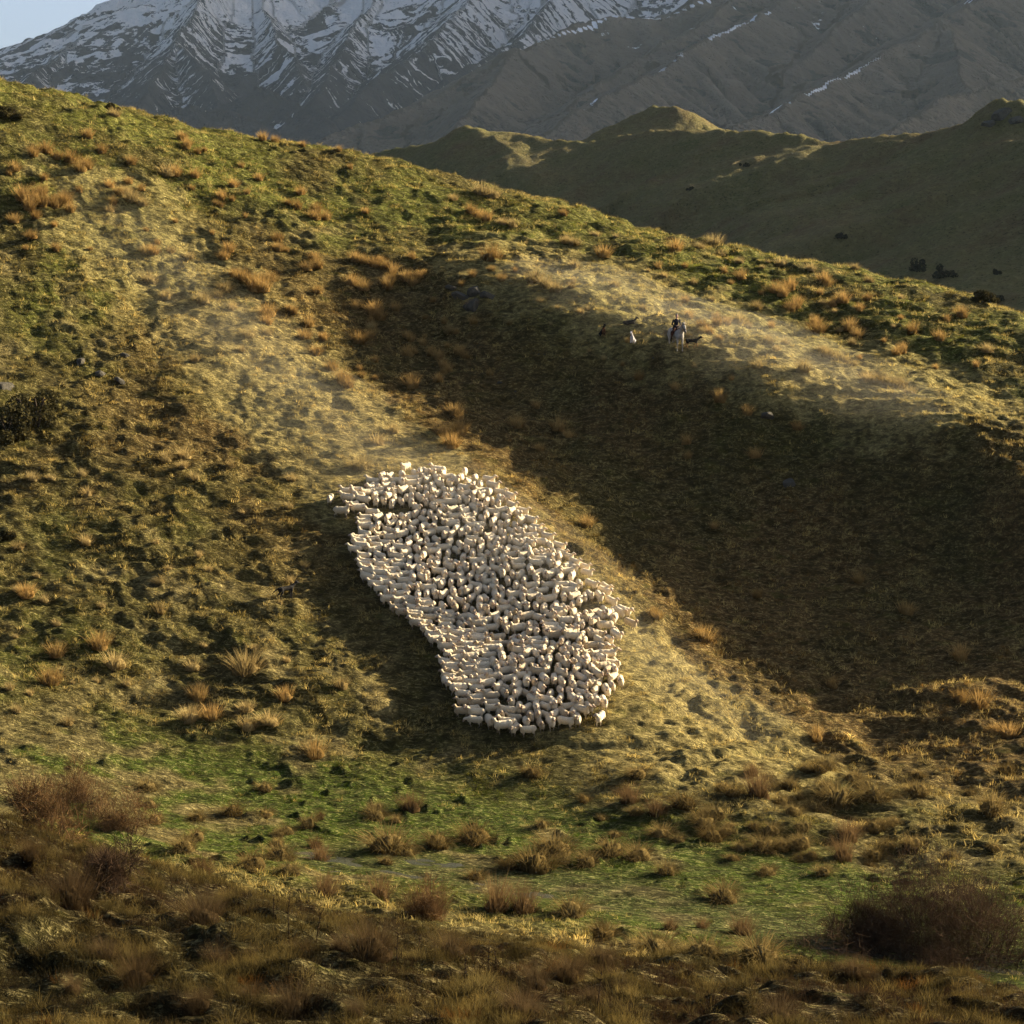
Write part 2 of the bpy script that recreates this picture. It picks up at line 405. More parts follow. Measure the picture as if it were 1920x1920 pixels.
# --- green hill across the saddle
HX, HY = polar(520, 300, 0.38, 255, 900, 0.06)
hill_ridges = [
    ([(300, 330, 720), (560, 300, 690), (760, 278, 665), (880, 263, 648), (1000, 262, 625), (1130, 256, 600), (1330, 246, 570), (1480, 251, 545), (1600, 256, 525), (1780, 240, 500), (1850, 222, 490), (2000, 205, 470), (2400, 150, 420)], 1.0),
    ([(1090, 264, 730), (1180, 222, 690), (1230, 199, 670), (1265, 203, 655), (1330, 243, 640)], 1.15),
    ([(880, 263, 648), (935, 285, 622), (975, 325, 600)], 1.5),
]
hz, hs, hd = ridge_field(hill_ridges, HX + 5 * fbm(HX / 40, HY / 40, 2, 211), HY + 5 * fbm(HX / 40, HY / 40, 2, 212), 0.42, 5.0, 34, 5.5, 201)
hz = hz + 2.8 * fbm(HX / 38, HY / 60, 2, 204) + 1.3 * fbm(HX / 14, HY / 14, 3, 205) + 0.8 * fbm(HX / 4.5, HY / 4.5, 2, 206)
# rocky knob on the right end of the ridge
_k = P(1885, 214, 485)
_kd = np.hypot((HX - _k[0]) / 8.5, (HY - _k[1]) / 9)
hz = hz + 5.5 * np.exp(-_kd ** 2.6) + 1.1 * np.exp(-_kd ** 2) * fbm(HX / 3, HY / 3, 3, 207)
hz = np.maximum(hz, -74)
def hill_material():
    t = NT('far_hill_grass'); p = t.pos()
    a, b, d = t.noise(0.06, p, 5, 0.6), t.noise(0.55, p, 5, 0.7), t.noise(1.6, p, 3, 0.7)
    c = t.ramp(a, [(0.32, (0.125, 0.125, 0.042)), (0.52, (0.165, 0.140, 0.055)), (0.7, (0.145, 0.100, 0.045))])
    c = t.mix(t.rng(b, 0.45, 0.7, 0, 0.7), c, (0.25, 0.205, 0.085, 1))
    c = t.mix(t.rng(d, 0.54, 0.66, 0, 0.75), c, (0.035, 0.03, 0.014, 1))
    t.bsdf(c, 0.95, 0.05, t.bump(t.math('ADD', b, t.math('MULTIPLY', d, 0.5)), 1.0, 2.2)); return t.m
hill = link('hill', mesh_np('hill', np.stack([HX, HY, hz], -1).reshape(-1, 3), grid_faces(*HX.shape)[:, ::-1]), [hill_material()], kind='structure')
def hill_hit(px, py):
    o = Vector((0, 0, CAMZ)); d = Vector([float(v) for v in ray(px, py)]).normalized()
    ok, loc, nor, idx = hill.ray_cast(o, d)
    return np.array(loc) if ok else None

# --- brown range
BX, BY = polar(600, 300, 0.36, 1750, 5200) if not LITE else polar(300, 150, 0.36, 1750, 5200)
brown_ridges = [
    ([(470, 300, 3150), (590, 268, 3250), (700, 226, 3350), (800, 182, 3450), (890, 140, 3550), (960, 97, 3700), (1080, 46, 3900), (1140, 32, 3950), (1235, 33, 4000), (1290, 14, 4050), (1400, -50, 4200), (1700, -130, 4300), (2300, -160, 4400)], 1.0),
    ([(1520, -40, 4150), (1445, 14, 3850), (1370, 58, 3550), (1285, 98, 3350), (1150, 170, 3000), (1030, 232, 2780), (900, 300, 2600)], 0.95),
    ([(1900, -40, 3700), (1830, 0, 3450), (1755, 42, 3250), (1650, 105, 2950), (1560, 152, 2750), (1440, 208, 2500), (1330, 250, 2350), (1250, 290, 2250)], 1.0),
    ([(2400, 40, 2900), (2050, 95, 2700), (1920, 135, 2500), (1800, 172, 2350), (1700, 222, 2200), (1640, 262, 2100)], 1.0),
    ([(960, 97, 3700), (900, 190, 3250), (840, 250, 3000)], 1.1),
    ([(1400, -20, 4000), (1250, 80, 3650), (1120, 160, 3350), (1010, 230, 3050)], 1.15),
    ([(1700, -60, 4100), (1560, 60, 3650), (1480, 130, 3400)], 1.1),
    ([(1755, 42, 3250), (1800, 120, 2850), (1840, 190, 2600)], 1.05),
]
bz, bs, bd = ridge_field(brown_ridges, BX + 28 * fbm(BX / 260, BY / 260, 3, 311), BY + 28 * fbm(BX / 260, BY / 260, 3, 312), 0.62, 12.0, 90, 40, 301)
bz = bz + 14 * fbm(BX / 90, BY / 90, 3, 305) + 12 * np.clip(bd / 100, 0, 1) * (0.5 - np.abs(fbm(bs / 45, bd / 400, 3, 307)) * 1.6) + 2.5 * fbm(BX / 22, BY / 22, 2, 306)
bz = np.maximum(bz, -74)
def mountain_material(name, snow):
    t = NT(name); p = t.pos(); fl = t.attr('flow', out=1)
    sx = t.n('SeparateXYZ', i_0=fl)
    wob = t.noise(0.005, p, 5, 0.62)
    def streak(cross, down, detail, seed):
        cc = t.n('CombineXYZ')
        t.put(t.math('ADD', t.math('MULTIPLY', sx.outputs[0], cross), t.math('MULTIPLY', wob, 6.0)), cc.inputs[0])
        t.put(t.math('MULTIPLY', sx.outputs[1], down), cc.inputs[1]); cc.inputs[2].default_value = seed
        return t.noise(1.0, cc.outputs[0], detail, 0.6)
    if snow:
        rock = t.ramp(t.noise(0.004, p, 5, 0.6), [(0.35, (0.030, 0.032, 0.034)), (0.65, (0.060, 0.056, 0.052))])
        s1, s2, s3 = streak(0.024, 0.0014, 5, 1.0), streak(0.08, 0.006, 4, 5.0), t.noise(0.03, p, 4, 0.65)
        z = t.n('SeparateXYZ', i_0=p).outputs[2]
        alt = t.math('MULTIPLY', t.math('SUBTRACT', z, 470.0), 0.00034)
        v = t.math('ADD', t.math('ADD', t.math('MULTIPLY', s1, 0.72), t.math('MULTIPLY', s2, 0.33)), alt)
        v = t.math('ADD', v, t.math('MULTIPLY', t.math('SUBTRACT', s3, 0.5), 0.22))
        v = t.math('ADD', v, t.math('MULTIPLY', t.attr('hollow', out=2), 0.15))
        w = t.rng(v, 0.545, 0.565)
        c = t.mix(w, rock, (0.76, 0.72, 0.66, 1))
        t.bsdf(c, 0.85, 0.1, t.bump(t.math('ADD', s2, s3), 0.8, 22))
    else:
        a, b = t.noise(0.0045, p, 5, 0.6), t.noise(0.022, p, 5, 0.7)
        c = t.ramp(a, [(0.3, (0.080, 0.070, 0.056)), (0.5, (0.120, 0.098, 0.074)), (0.72, (0.092, 0.080, 0.066))])
        scrub = t.rng(t.math('ADD', t.noise(0.0065, p, 6, 0.68), t.math('MULTIPLY', t.attr('hollow', out=2), 0.20)), 0.56, 0.61)  # dark scrub, plus shade painted into the hollows
        c = t.mix(t.math('MULTIPLY', scrub, 0.8), c, (0.035, 0.038, 0.034, 1))
        s2 = streak(0.03, 0.004, 4, 3.0)
        c = t.mix(t.rng(s2, 0.52, 0.75, 0, 0.5), c, (0.17, 0.142, 0.11, 1))
        c = t.mix(t.rng(b, 0.6, 0.75, 0, 0.5), c, (0.06, 0.055, 0.045, 1))
        c = t.mix(t.rng(t.attr('hollow', out=2), -0.05, -0.6, 0, 0.55), c, (0.19, 0.16, 0.125, 1))  # crests painted lighter, as if catching light
        sn = t.math('ADD', t.attr('snow', out=2), t.math('MULTIPLY', t.math('SUBTRACT', t.noise(0.02, p, 5, 0.7), 0.5), 1.7))
        c = t.mix(t.rng(sn, 0.50, 0.60), c, (0.78, 0.80, 0.83, 1))
        t.bsdf(c, 0.95, 0.05, t.bump(t.math('ADD', b, s2), 1.0, 22))
    return t.m
def hollow(z, step):
    l = np.zeros_like(z)
    for k in (step, step * 3):
        l += (np.roll(z, k, 0) + np.roll(z, -k, 0) + np.roll(z, k, 1) + np.roll(z, -k, 1) - 4 * z)
    s = l.std(); return np.clip(l / (2 * s), -1, 1)
# drifts left along crests of the brown range
BU = 960 + FPX * 0 ; _bpx, _bpy = to_px(BX, BY, bz)
def crest_snow(pts, width):
    q = np.array([P(*c) for c in pts]); best = np.full(BX.shape, 1e9)
    for a, b in zip(q[:-1], q[1:]):
        dx, dy = b[0] - a[0], b[1] - a[1]
        tt = np.clip(((BX - a[0]) * dx + (BY - a[1]) * dy) / (dx * dx + dy * dy), 0, 1)
        best = np.minimum(best, np.hypot(BX - a[0] - tt * dx, BY - a[1] - tt * dy))
    return 1 - sstep(width * 0.4, width, best)
snow_b = np.zeros(BX.shape)
for pts, w_, k_ in (([(1000, 80, 3750), (1140, 32, 3950), (1235, 33, 4000), (1340, -10, 4100)], 6, .85), ([(1445, 14, 3850), (1370, 58, 3550), (1330, 76, 3460)], 7, .75),
                    ([(1655, 105, 2950), (1560, 152, 2750), (1500, 180, 2620)], 5, .7), ([(1480, 190, 2580), (1390, 228, 2440)], 9, .75),
                    ([(1150, 170, 3000), (1080, 206, 2880)], 9, .55), ([(1285, 98, 3350), (1230, 128, 3200)], 9, .5)):
    snow_b = np.maximum(snow_b, k_ * crest_snow(pts, w_))
snow_b = np.maximum(snow_b, 0.36 * sstep(120, 420, bz) * (fbm(BX / 160, BY / 160, 2, 331) > 0.1))
brown = mesh_np('brown_mountains', np.stack([BX, BY, bz], -1).reshape(-1, 3), grid_faces(*BX.shape)[:, ::-1])
attr_vec(brown, 'flow', np.stack([bs, bd, 0 * bs], -1).reshape(-1, 3)); attr_f(brown, 'hollow', hollow(bz, 2).ravel()); attr_f(brown, 'snow', snow_b.ravel())
link('brown_mountain_terrain', brown, [mountain_material('brown_mountain', False)], kind='structure')

# --- snow mountains
SX, SY = polar(640, 360, 0.34, 4100, 8600) if not LITE else polar(320, 180, 0.34, 4100, 8600)
snow_ridges = [
    ([(-400, 160, 7600), (-100, 130, 7550), (0, 92, 7500), (100, 55, 7450), (260, -25, 7400), (470, -95, 7300), (700, -120, 7500), (900, -160, 7500), (1100, -170, 7400), (1400, -200, 7400), (2300, -260, 7400)], 0.85),
    ([(470, -95, 7300), (380, -10, 6700), (335, 78, 6150), (290, 150, 5600), (200, 260, 5050)], 1.30),
    ([(335, 78, 6150), (385, 130, 5700), (400, 190, 5300), (440, 250, 5000)], 1.49),
    ([(230, 25, 7300), (110, 105, 6500), (10, 175, 5800), (-80, 260, 5200)], 1.23),
    ([(470, -95, 7300), (500, 20, 6700), (540, 95, 6200), (575, 150, 5800)], 1.43),
    ([(700, -120, 7500), (690, -10, 6800), (650, 80, 6200), (610, 150, 5700), (590, 180, 5500)], 1.43),
    ([(960, -190, 7300), (890, -20, 6500), (790, 85, 5700), (690, 180, 5200), (600, 250, 4800)], 1.17),
    ([(1180, -190, 7300), (1080, -30, 6300), (960, 80, 5600), (830, 160, 5200)], 1.30),
    ([(290, 212, 4650), (370, 196, 4600), (420, 205, 4600), (520, 235, 4550)], 1.30),
    ([(420, 190, 5000), (470, 163, 4950), (520, 172, 4900), (600, 225, 4700)], 1.43),
]
sz, ss_, sd_ = ridge_field(snow_ridges, SX + 60 * fbm(SX / 500, SY / 500, 3, 411), SY + 60 * fbm(SX / 500, SY / 500, 3, 412), 0.66, 10.0, 210, 34, 401)
sz = sz + 26 * fbm(SX / 120, SY / 120, 4, 405, 0.6) + 20 * np.clip(sd_ / 150, 0, 1) * (0.5 - np.abs(fbm(ss_ / 60, sd_ / 700, 3, 407)) * 1.8)
sz = np.maximum(sz, -74)
snowm = mesh_np('snow_mountains', np.stack([SX, SY, sz], -1).reshape(-1, 3), grid_faces(*SX.shape)[:, ::-1])
attr_vec(snowm, 'flow', np.stack([ss_, sd_, 0 * ss_], -1).reshape(-1, 3)); attr_f(snowm, 'hollow', hollow(sz, 2).ravel())
link('snowy_mountain_terrain', snowm, [mountain_material('snowy_mountain', True)], kind='structure')

# --- unseen range added at the right to shade the mountains
EX, EY = np.meshgrid(np.linspace(-600, 8200, 130), np.linspace(2600, 12500, 140))
_cr = np.array([(500, 9700, 2250), (1700, 7950, 2150), (2900, 6230, 1980), (4000, 4700, 1800), (4650, 3900, 1680)], float)
ez = np.full(EX.shape, -1e4); ed_ = np.zeros(EX.shape); es_ = np.zeros(EX.shape); _s0 = 0.0
for a, b in zip(_cr[:-1], _cr[1:]):
    dx, dy = b[0] - a[0], b[1] - a[1]; L = math.hypot(dx, dy)
    tt = np.clip(((EX - a[0]) * dx + (EY - a[1]) * dy) / (L * L), 0, 1); d = np.hypot(EX - a[0] - tt * dx, EY - a[1] - tt * dy)
    z = a[2] + (b[2] - a[2]) * tt - 0.78 * d; m = z > ez
    ez = np.where(m, z, ez); ed_ = np.where(m, d, ed_); es_ = np.where(m, _s0 + tt * L, es_); _s0 += L
ez = ez + 60 * np.clip(ed_ / 400, 0, 1) * fbm(es_ / 260, ed_ / 1500, 3, 511) + 25 * fbm(EX / 400, EY / 400, 3, 512)
ez = np.maximum(ez, -74)
shade_range = mesh_np('added_shade_mountains', np.stack([EX, EY, ez], -1).reshape(-1, 3), grid_faces(*EX.shape))
attr_vec(shade_range, 'flow', np.stack([es_, ed_, 0 * es_], -1).reshape(-1, 3)); attr_f(shade_range, 'hollow', hollow(ez, 2).ravel())
link('added_shade_mountain_terrain', shade_range, [bpy.data.materials['snowy_mountain']], kind='structure')

# --- air between here and the mountains
def haze_material():
    m = bpy.data.materials.new('haze_air'); m.use_nodes = True; t = m.node_tree; t.nodes.clear()
    o = t.nodes.new('ShaderNodeOutputMaterial'); v = t.nodes.new('ShaderNodeVolumePrincipled')
    v.inputs['Color'].default_value = (0.62, 0.80, 1.0, 1); v.inputs['Density'].default_value = HAZE; v.inputs['Anisotropy'].default_value = 0.2
    t.links.new(v.outputs[0], o.inputs['Volume']); m.cycles.homogeneous_volume = True
    return m
HAZE = 0.000017
if True:
    bm = bmesh.new(); bmesh.ops.create_cube(bm, size=1.0)
    for v in bm.verts: v.co = Vector((v.co.x * 29000, 6450 + v.co.y * 19500, (v.co.z + 0.5) * 2500 - 90))
    me = bpy.data.meshes.new('haze'); bm.to_mesh(me); bm.free()
    link('haze', me, [haze_material()], kind='stuff')
# ------------------------------------------------------------------ plants
def blade_strip(root, az, length, lean, droop, width, segs=3, twist=0.0):
    """verts/faces of one curved tapering blade; lean = start angle from vertical, droop = extra bend"""
    ca, sa = math.cos(az), math.sin(az); side = np.array([-math.sin(az + twist), math.cos(az + twist), 0.0])
    p = np.array(root, float); ang = lean; V, T = [], []
    for i in range(segs + 1):
        t = i / segs; w = width * (1 - 0.85 * t) * 0.5
        if i < segs:
            V += [p - side * w, p + side * w]; T += [t, t]
        else:
            V.append(p.copy()); T.append(1.0)
        p = p + np.array([math.sin(ang) * ca, math.sin(ang) * sa, math.cos(ang)]) * (length / segs)
        ang += droop / segs
    F = []
    for i in range(segs - 1):
        a = 2 * i; F += [(a, a + 1, a + 3), (a, a + 3, a + 2)]
    a = 2 * (segs - 1); F.append((a, a + 1, a + 2))
    return V, F, T
def blades_mesh(name, blades, core=None):
    V, F, T = [], [], []
    if core:                                                # the dense heart of the clump, a lumpy dome
        r0, hc, sd = core; nr, na = 5, 14
        for i in range(nr):
            for j in range(na):
                t, a = i / nr * math.pi / 2, j / na * 2 * math.pi; k = 1 + 0.42 * float(gnoise(math.cos(a) * 1.6 + sd, math.sin(a) * 1.6 + t * 2, sd))
                V.append(np.array([r0 * k * math.cos(t) * math.cos(a), r0 * k * math.cos(t) * math.sin(a), hc * k * math.sin(t) - 0.06])); T.append(0.25 + 0.5 * i / nr)
        V.append(np.array([0, 0, hc - 0.06])); T.append(0.8)
        for i in range(nr - 1):
            for j in range(na):
                a, b = i * na + j, i * na + (j + 1) % na; F += [(a, b, b + na), (a, b + na, a + na)]
        for j in range(na): F.append(((nr - 1) * na + j, (nr - 1) * na + (j + 1) % na, nr * na))
    for b in blades:
        v, f, t = blade_strip(*b); o = len(V); V += v; T += t; F += [tuple(i + o for i in q) for q in f]
    me = mesh_np(name, np.array(V), np.array(F)); attr_f(me, 'tip', np.array(T)); return me
def tuft(seed, n, spread, h0, h1, lean, droop, width, segs=3):
    r = random.Random(seed); out = []
    for _ in range(n):
        a, d = r.uniform(0, 6.283), spread * math.sqrt(r.random())
        out.append(((d * math.cos(a), d * math.sin(a), -0.03), a + r.gauss(0, 0.7), r.uniform(h0, h1), abs(r.gauss(0.15, lean)), r.uniform(0.2, 1.0) * droop, width * r.uniform(0.6, 1.3), segs, r.uniform(-0.8, 0.8)))
    return out
def grass_material(name, trans=0.4, gain=1.0):
    t = NT(name); tint = t.attr('tint', 'INSTANCER')
    r = t.n('ObjectInfo').outputs['Random']; tip = t.attr('tip', out=2)
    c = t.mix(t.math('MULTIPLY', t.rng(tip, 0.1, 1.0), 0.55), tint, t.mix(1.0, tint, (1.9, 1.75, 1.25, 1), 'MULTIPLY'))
    c = t.mix(1.0, c, t.ramp(r, [(0.0, (0.62, 0.60, 0.55)), (0.5, (1.0, 1.0, 1.0)), (1.0, (1.35, 1.22, 1.0))]), 'MULTIPLY')
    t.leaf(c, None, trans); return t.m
M_GRASS = grass_material('grass_blades')

def scatter(name, xs, ys, protos, scl, tints, tilt, kind_idx, sink=0.0):
    """one stuff object: clumps instanced on a cloud of ground points"""
    n = len(xs); zs = ground(xs, ys) - sink
    me = bpy.data.meshes.new(name); me.vertices.add(n)
    me.vertices.foreach_set('co', np.stack([xs, ys, zs], 1).astype(np.float32).ravel())
    rot = np.stack([rng.normal(0, tilt, n), rng.normal(0, tilt, n), rng.uniform(0, 6.283, n)], 1)
    attr_vec(me, 'rot', rot); attr_f(me, 'scl', scl); attr_color(me, 'tint', tints)
    a = me.attributes.new('kidx', 'INT', 'POINT'); a.data.foreach_set('value', kind_idx.astype(np.int32))
    o = link(name, me, kind='stuff')
    pc = bpy.data.collections.new(name + '_clumps')
    for p in protos: pc.objects.link(p)
    ng = bpy.data.node_groups.new(name, 'GeometryNodeTree')
    ng.interface.new_socket('Geometry', in_out='INPUT', socket_type='NodeSocketGeometry'); ng.interface.new_socket('Geometry', in_out='OUTPUT', socket_type='NodeSocketGeometry')
    N, L = ng.nodes, ng.links
    gi, go = N.new('NodeGroupInput'), N.new('NodeGroupOutput')
    ci = N.new('GeometryNodeCollectionInfo'); ci.inputs['Collection'].default_value = pc; ci.inputs['Separate Children'].default_value = True; ci.inputs['Reset Children'].default_value = True
    ip = N.new('GeometryNodeInstanceOnPoints'); ip.inputs['Pick Instance'].default_value = True
    def at(nm, ty):
        q = N.new('GeometryNodeInputNamedAttribute'); q.data_type = ty; q.inputs['Name'].default_value = nm; return q.outputs[0]
    L.new(gi.outputs[0], ip.inputs['Points']); L.new(ci.outputs[0], ip.inputs['Instance']); L.new(at('kidx', 'INT'), ip.inputs['Instance Index'])
    e2r = N.new('FunctionNodeEulerToRotation'); L.new(at('rot', 'FLOAT_VECTOR'), e2r.inputs[0]); L.new(e2r.outputs[0], ip.inputs['Rotation'])
    L.new(at('scl', 'FLOAT'), ip.inputs['Scale']); L.new(ip.outputs[0], go.inputs[0])
    md = o.modifiers.new('clumps', 'NODES'); md.node_group = ng
    return o
def proto(name, me, mat):
    if mat.name not in [m.name for m in me.materials]: me.materials.append(mat)
    return bpy.data.objects.new(name, me)

def sample_ground(n, y0, y1, umax=0.31):
    """points of even density per square metre in the wedge of ground"""
    y = np.sqrt(rng.uniform(y0 * y0, y1 * y1, n)); return rng.uniform(-umax, umax, n) * y, y
CLUMPS = [proto('clump%02d' % i, blades_mesh('turf%d' % i, tuft(i, 26, 0.22, 0.10, 0.26, 0.45, 1.0, 0.028)), M_GRASS) for i in range(3)] + \
         [proto('clump%02d' % (3 + i), blades_mesh('straw%d' % i, tuft(30 + i, 18, 0.22, 0.16, 0.42, 0.70, 1.3, 0.026)), M_GRASS) for i in range(3)]
def slope_visible(x, y):
    return y > 0
dens = 1.0 if not LITE else 0.3
# the far hillside
n = int(90000 * dens)
xs, ys = sample_ground(n, 62, 172)
fl = bil(flat, YS, US, ys, xs / ys); we = bil(wet, YS, US, ys, xs / ys); du = bil(dusty_sunlit, YS, US, ys, xs / ys)
clump_n = fbm(xs / 1.9, ys / 1.9, 2, 131) + 0.5 * fbm(xs / 7, ys / 7, 2, 132)
keep = rng.random(n) < np.clip(0.22 + 1.7 * clump_n, 0.03, 1) * (1 - 0.55 * fl) * (1 - 0.8 * we) * (1 - 0.35 * du)
xs, ys, fl, du, clump_n = xs[keep], ys[keep], fl[keep], du[keep], clump_n[keep]
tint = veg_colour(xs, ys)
long_p = np.clip(0.75 + 0.9 * fbm(xs / 4, ys / 4, 2, 133) - 0.5 * fl - 0.25 * du, 0.03, 0.8)
is_long = rng.random(len(xs)) < long_p
kidx = np.where(is_long, rng.integers(3, 6, len(xs)), rng.integers(0, 3, len(xs)))
tint = np.where(is_long[:, None], tint * 0.35 + 0.65 * STRAW * np.array((1.55, 1.58, 1.5)), tint)
tint = tint * np.exp(rng.normal(0, 0.28, len(xs)))[:, None]
scl = rng.uniform(0.55, 1.15, len(xs)) * np.where(is_long, 1.0, 1.0) * (1 - 0.35 * fl)
scatter('hillside_grass', xs, ys, CLUMPS, scl, tint, 0.28, kidx)
# long dry grass of the foreground bank
FORE = [proto('clump%02d' % i, blades_mesh('sward%d' % i, tuft(60 + i, 46, 0.20, 0.20, 0.50, 0.45, 1.9, 0.012, 4)), M_GRASS) for i in range(3)] + \
       [proto('clump%02d' % (3 + i), blades_mesh('mat%d' % i, tuft(80 + i, 36, 0.26, 0.10, 0.26, 0.5, 1.2, 0.012, 3)), M_GRASS) for i in range(3)]
n = int(70000 * dens)
xs, ys = sample_ground(n, 27, 64, 0.32)
cn = fbm(xs / 1.6, ys / 1.6, 3, 141)
keep = rng.random(n) < np.clip(0.35 + 1.9 * cn, 0.05, 1)
xs, ys, cn = xs[keep], ys[keep], cn[keep]
lg = rng.random(len(xs)) < np.clip(0.25 + 1.3 * fbm(xs / 2.3, ys / 2.3, 2, 143), 0.04, 0.9)
kidx = np.where(lg, rng.integers(0, 3, len(xs)), rng.integers(3, 6, len(xs)))
tint = veg_colour(xs, ys)
sel = fbm(xs / 2.8, ys / 2.8, 2, 144)
tint = np.where(lg[:, None], STRAW * np.array((.235, .235, .225)) * np.clip(0.7 + 2.2 * cn[:, None], 0.15, 1.9), tint * 0.6)  # foreground grass tint darkened too, shade put into the colour
tint = np.where((lg & (sel > 0.42))[:, None], RUST * 0.32 + BROWN * 0.2, tint)
scatter('foreground_grass', xs, ys, FORE, rng.uniform(0.5, 1.05, len(xs)), np.clip(tint, 0.01, 0.6), 0.3, kidx)

# ---- standing water in the lowest hollows of the flats
def water_material():
    t = NT('puddle_water'); p = t.pos()
    t.bsdf((0.05, 0.055, 0.045, 1), 0.06, 0.5, t.bump(t.noise(3.0, p, 3), 0.15, 0.02)); return t.m
_wx, _wy = np.meshgrid(np.linspace(-0.30, 0.30, 150), np.linspace(66, 92, 110))
_wx = _wx * _wy
_wm = bil(wet, YS, US, _wy, _wx / _wy)
# level of the water follows the fall of the valley: lies a little above the lowest ground round it
_gz = ground(_wx, _wy); _lo = bil(ZB, YS, US, _wy, _wx / _wy) - 0.185 + 0.02 * fbm(_wx / 6, _wy / 6, 2, 151)
_idx = grid_faces(*_wx.shape); _keep = (_wm.ravel()[_idx].min(1) > 0.12)
_used = np.unique(_idx[_keep]); _map = -np.ones(_wx.size, int); _map[_used] = np.arange(len(_used))
wv = np.stack([_wx, _wy, _lo], -1).reshape(-1, 3)[_used]
link('stream_water', mesh_np('stream_water', wv, _map[_idx[_keep]]), [water_material()], kind='structure')

# ---- tussocks, rushes and mounds (each one a thing)
def tussock_mesh(name, seed, n, rad, h0, h1, lean, droop, width, core=0.0):
    r = random.Random(seed); out = []
    ex = r.uniform(0.75, 1.3); ph = r.uniform(0, 6.28)
    for _ in range(n):
        a, d = r.uniform(0, 6.283), rad * r.random() ** 0.7
        le = lean * (d / rad) + r.gauss(0, 0.10)
        x, y = d * math.cos(a) * ex, d * math.sin(a) / ex
        out.append(((x * math.cos(ph) - y * math.sin(ph), x * math.sin(ph) + y * math.cos(ph), -0.05), a + ph + r.gauss(0, 0.35), r.uniform(h0, h1), max(0, le), r.uniform(0.3, 1.0) * droop, width * r.uniform(0.6, 1.3), 4, r.uniform(-0.6, 0.6)))
    return blades_mesh(name, out, (rad * 1.05, (h0 + h1) * 0.5 * core, seed)) if core else blades_mesh(name, out)
def tussock_material(name, root, tip_c, trans=0.4):
    t = NT(name); r = t.n('ObjectInfo').outputs['Random']; tp = t.attr('tip', out=2)
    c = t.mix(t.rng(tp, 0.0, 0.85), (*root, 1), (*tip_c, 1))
    c = t.mix(1.0, c, t.ramp(r, [(0.0, (0.75, 0.7, 0.65)), (0.5, (1.0, 1.0, 1.0)), (1.0, (1.25, 1.2, 1.15))]), 'MULTIPLY')
    c = t.mix(t.rng(t.noise(14.0, t.n('TexCoord').outputs['Object'], 2), 0.4, 0.7, 0, 0.5), c, t.mix(1.0, c, (0.6, 0.5, 0.4, 1), 'MULTIPLY'))
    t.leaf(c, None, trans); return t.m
M_GOLD = tussock_material('golden_tussock', (0.15, 0.09, 0.03), (0.42, 0.285, 0.105))
M_STRAW = tussock_material('straw_tussock', (0.16, 0.115, 0.048), (0.44, 0.345, 0.15))
M_RUSH = tussock_material('brown_rush', (0.05, 0.032, 0.015), (0.155, 0.10, 0.046))
M_MOUND = tussock_material('sedge_mound', (0.075, 0.055, 0.022), (0.22, 0.165, 0.065))
T_GOLD = [tussock_mesh('golden_tussock', 300 + i, 240, 0.32, 0.45, 0.95, 0.62, 0.75, 0.026, 0.55) for i in range(5)]
T_STRAW = [tussock_mesh('straw_tussock', 320 + i, 230, 0.35, 0.40, 0.85, 0.7, 1.0, 0.025, 0.5) for i in range(4)]
T_RUSH = [tussock_mesh('rush_clump', 340 + i, 480, 0.27, 0.40, 0.90, 0.60, 0.5, 0.011, 0.5) for i in range(4)]
T_MOUND = [tussock_mesh('sedge_mound', 360 + i, 420, 0.38, 0.45, 0.95, 0.75, 2.1, 0.022, 0.55) for i in range(4)]
T_NEAR = [tussock_mesh('rush_clump', 380 + i, 900, 0.27, 0.35, 0.80, 0.65, 1.0, 0.0055, 0.5) for i in range(3)]
M_NEAR = tussock_material('near_rush', (0.024, 0.015, 0.008), (0.105, 0.073, 0.036))
for m_, l_ in ((M_NEAR, T_NEAR), (M_GOLD, T_GOLD), (M_STRAW, T_STRAW), (M_RUSH, T_RUSH), (M_MOUND, T_MOUND)):
    for me in l_: me.materials.append(m_)
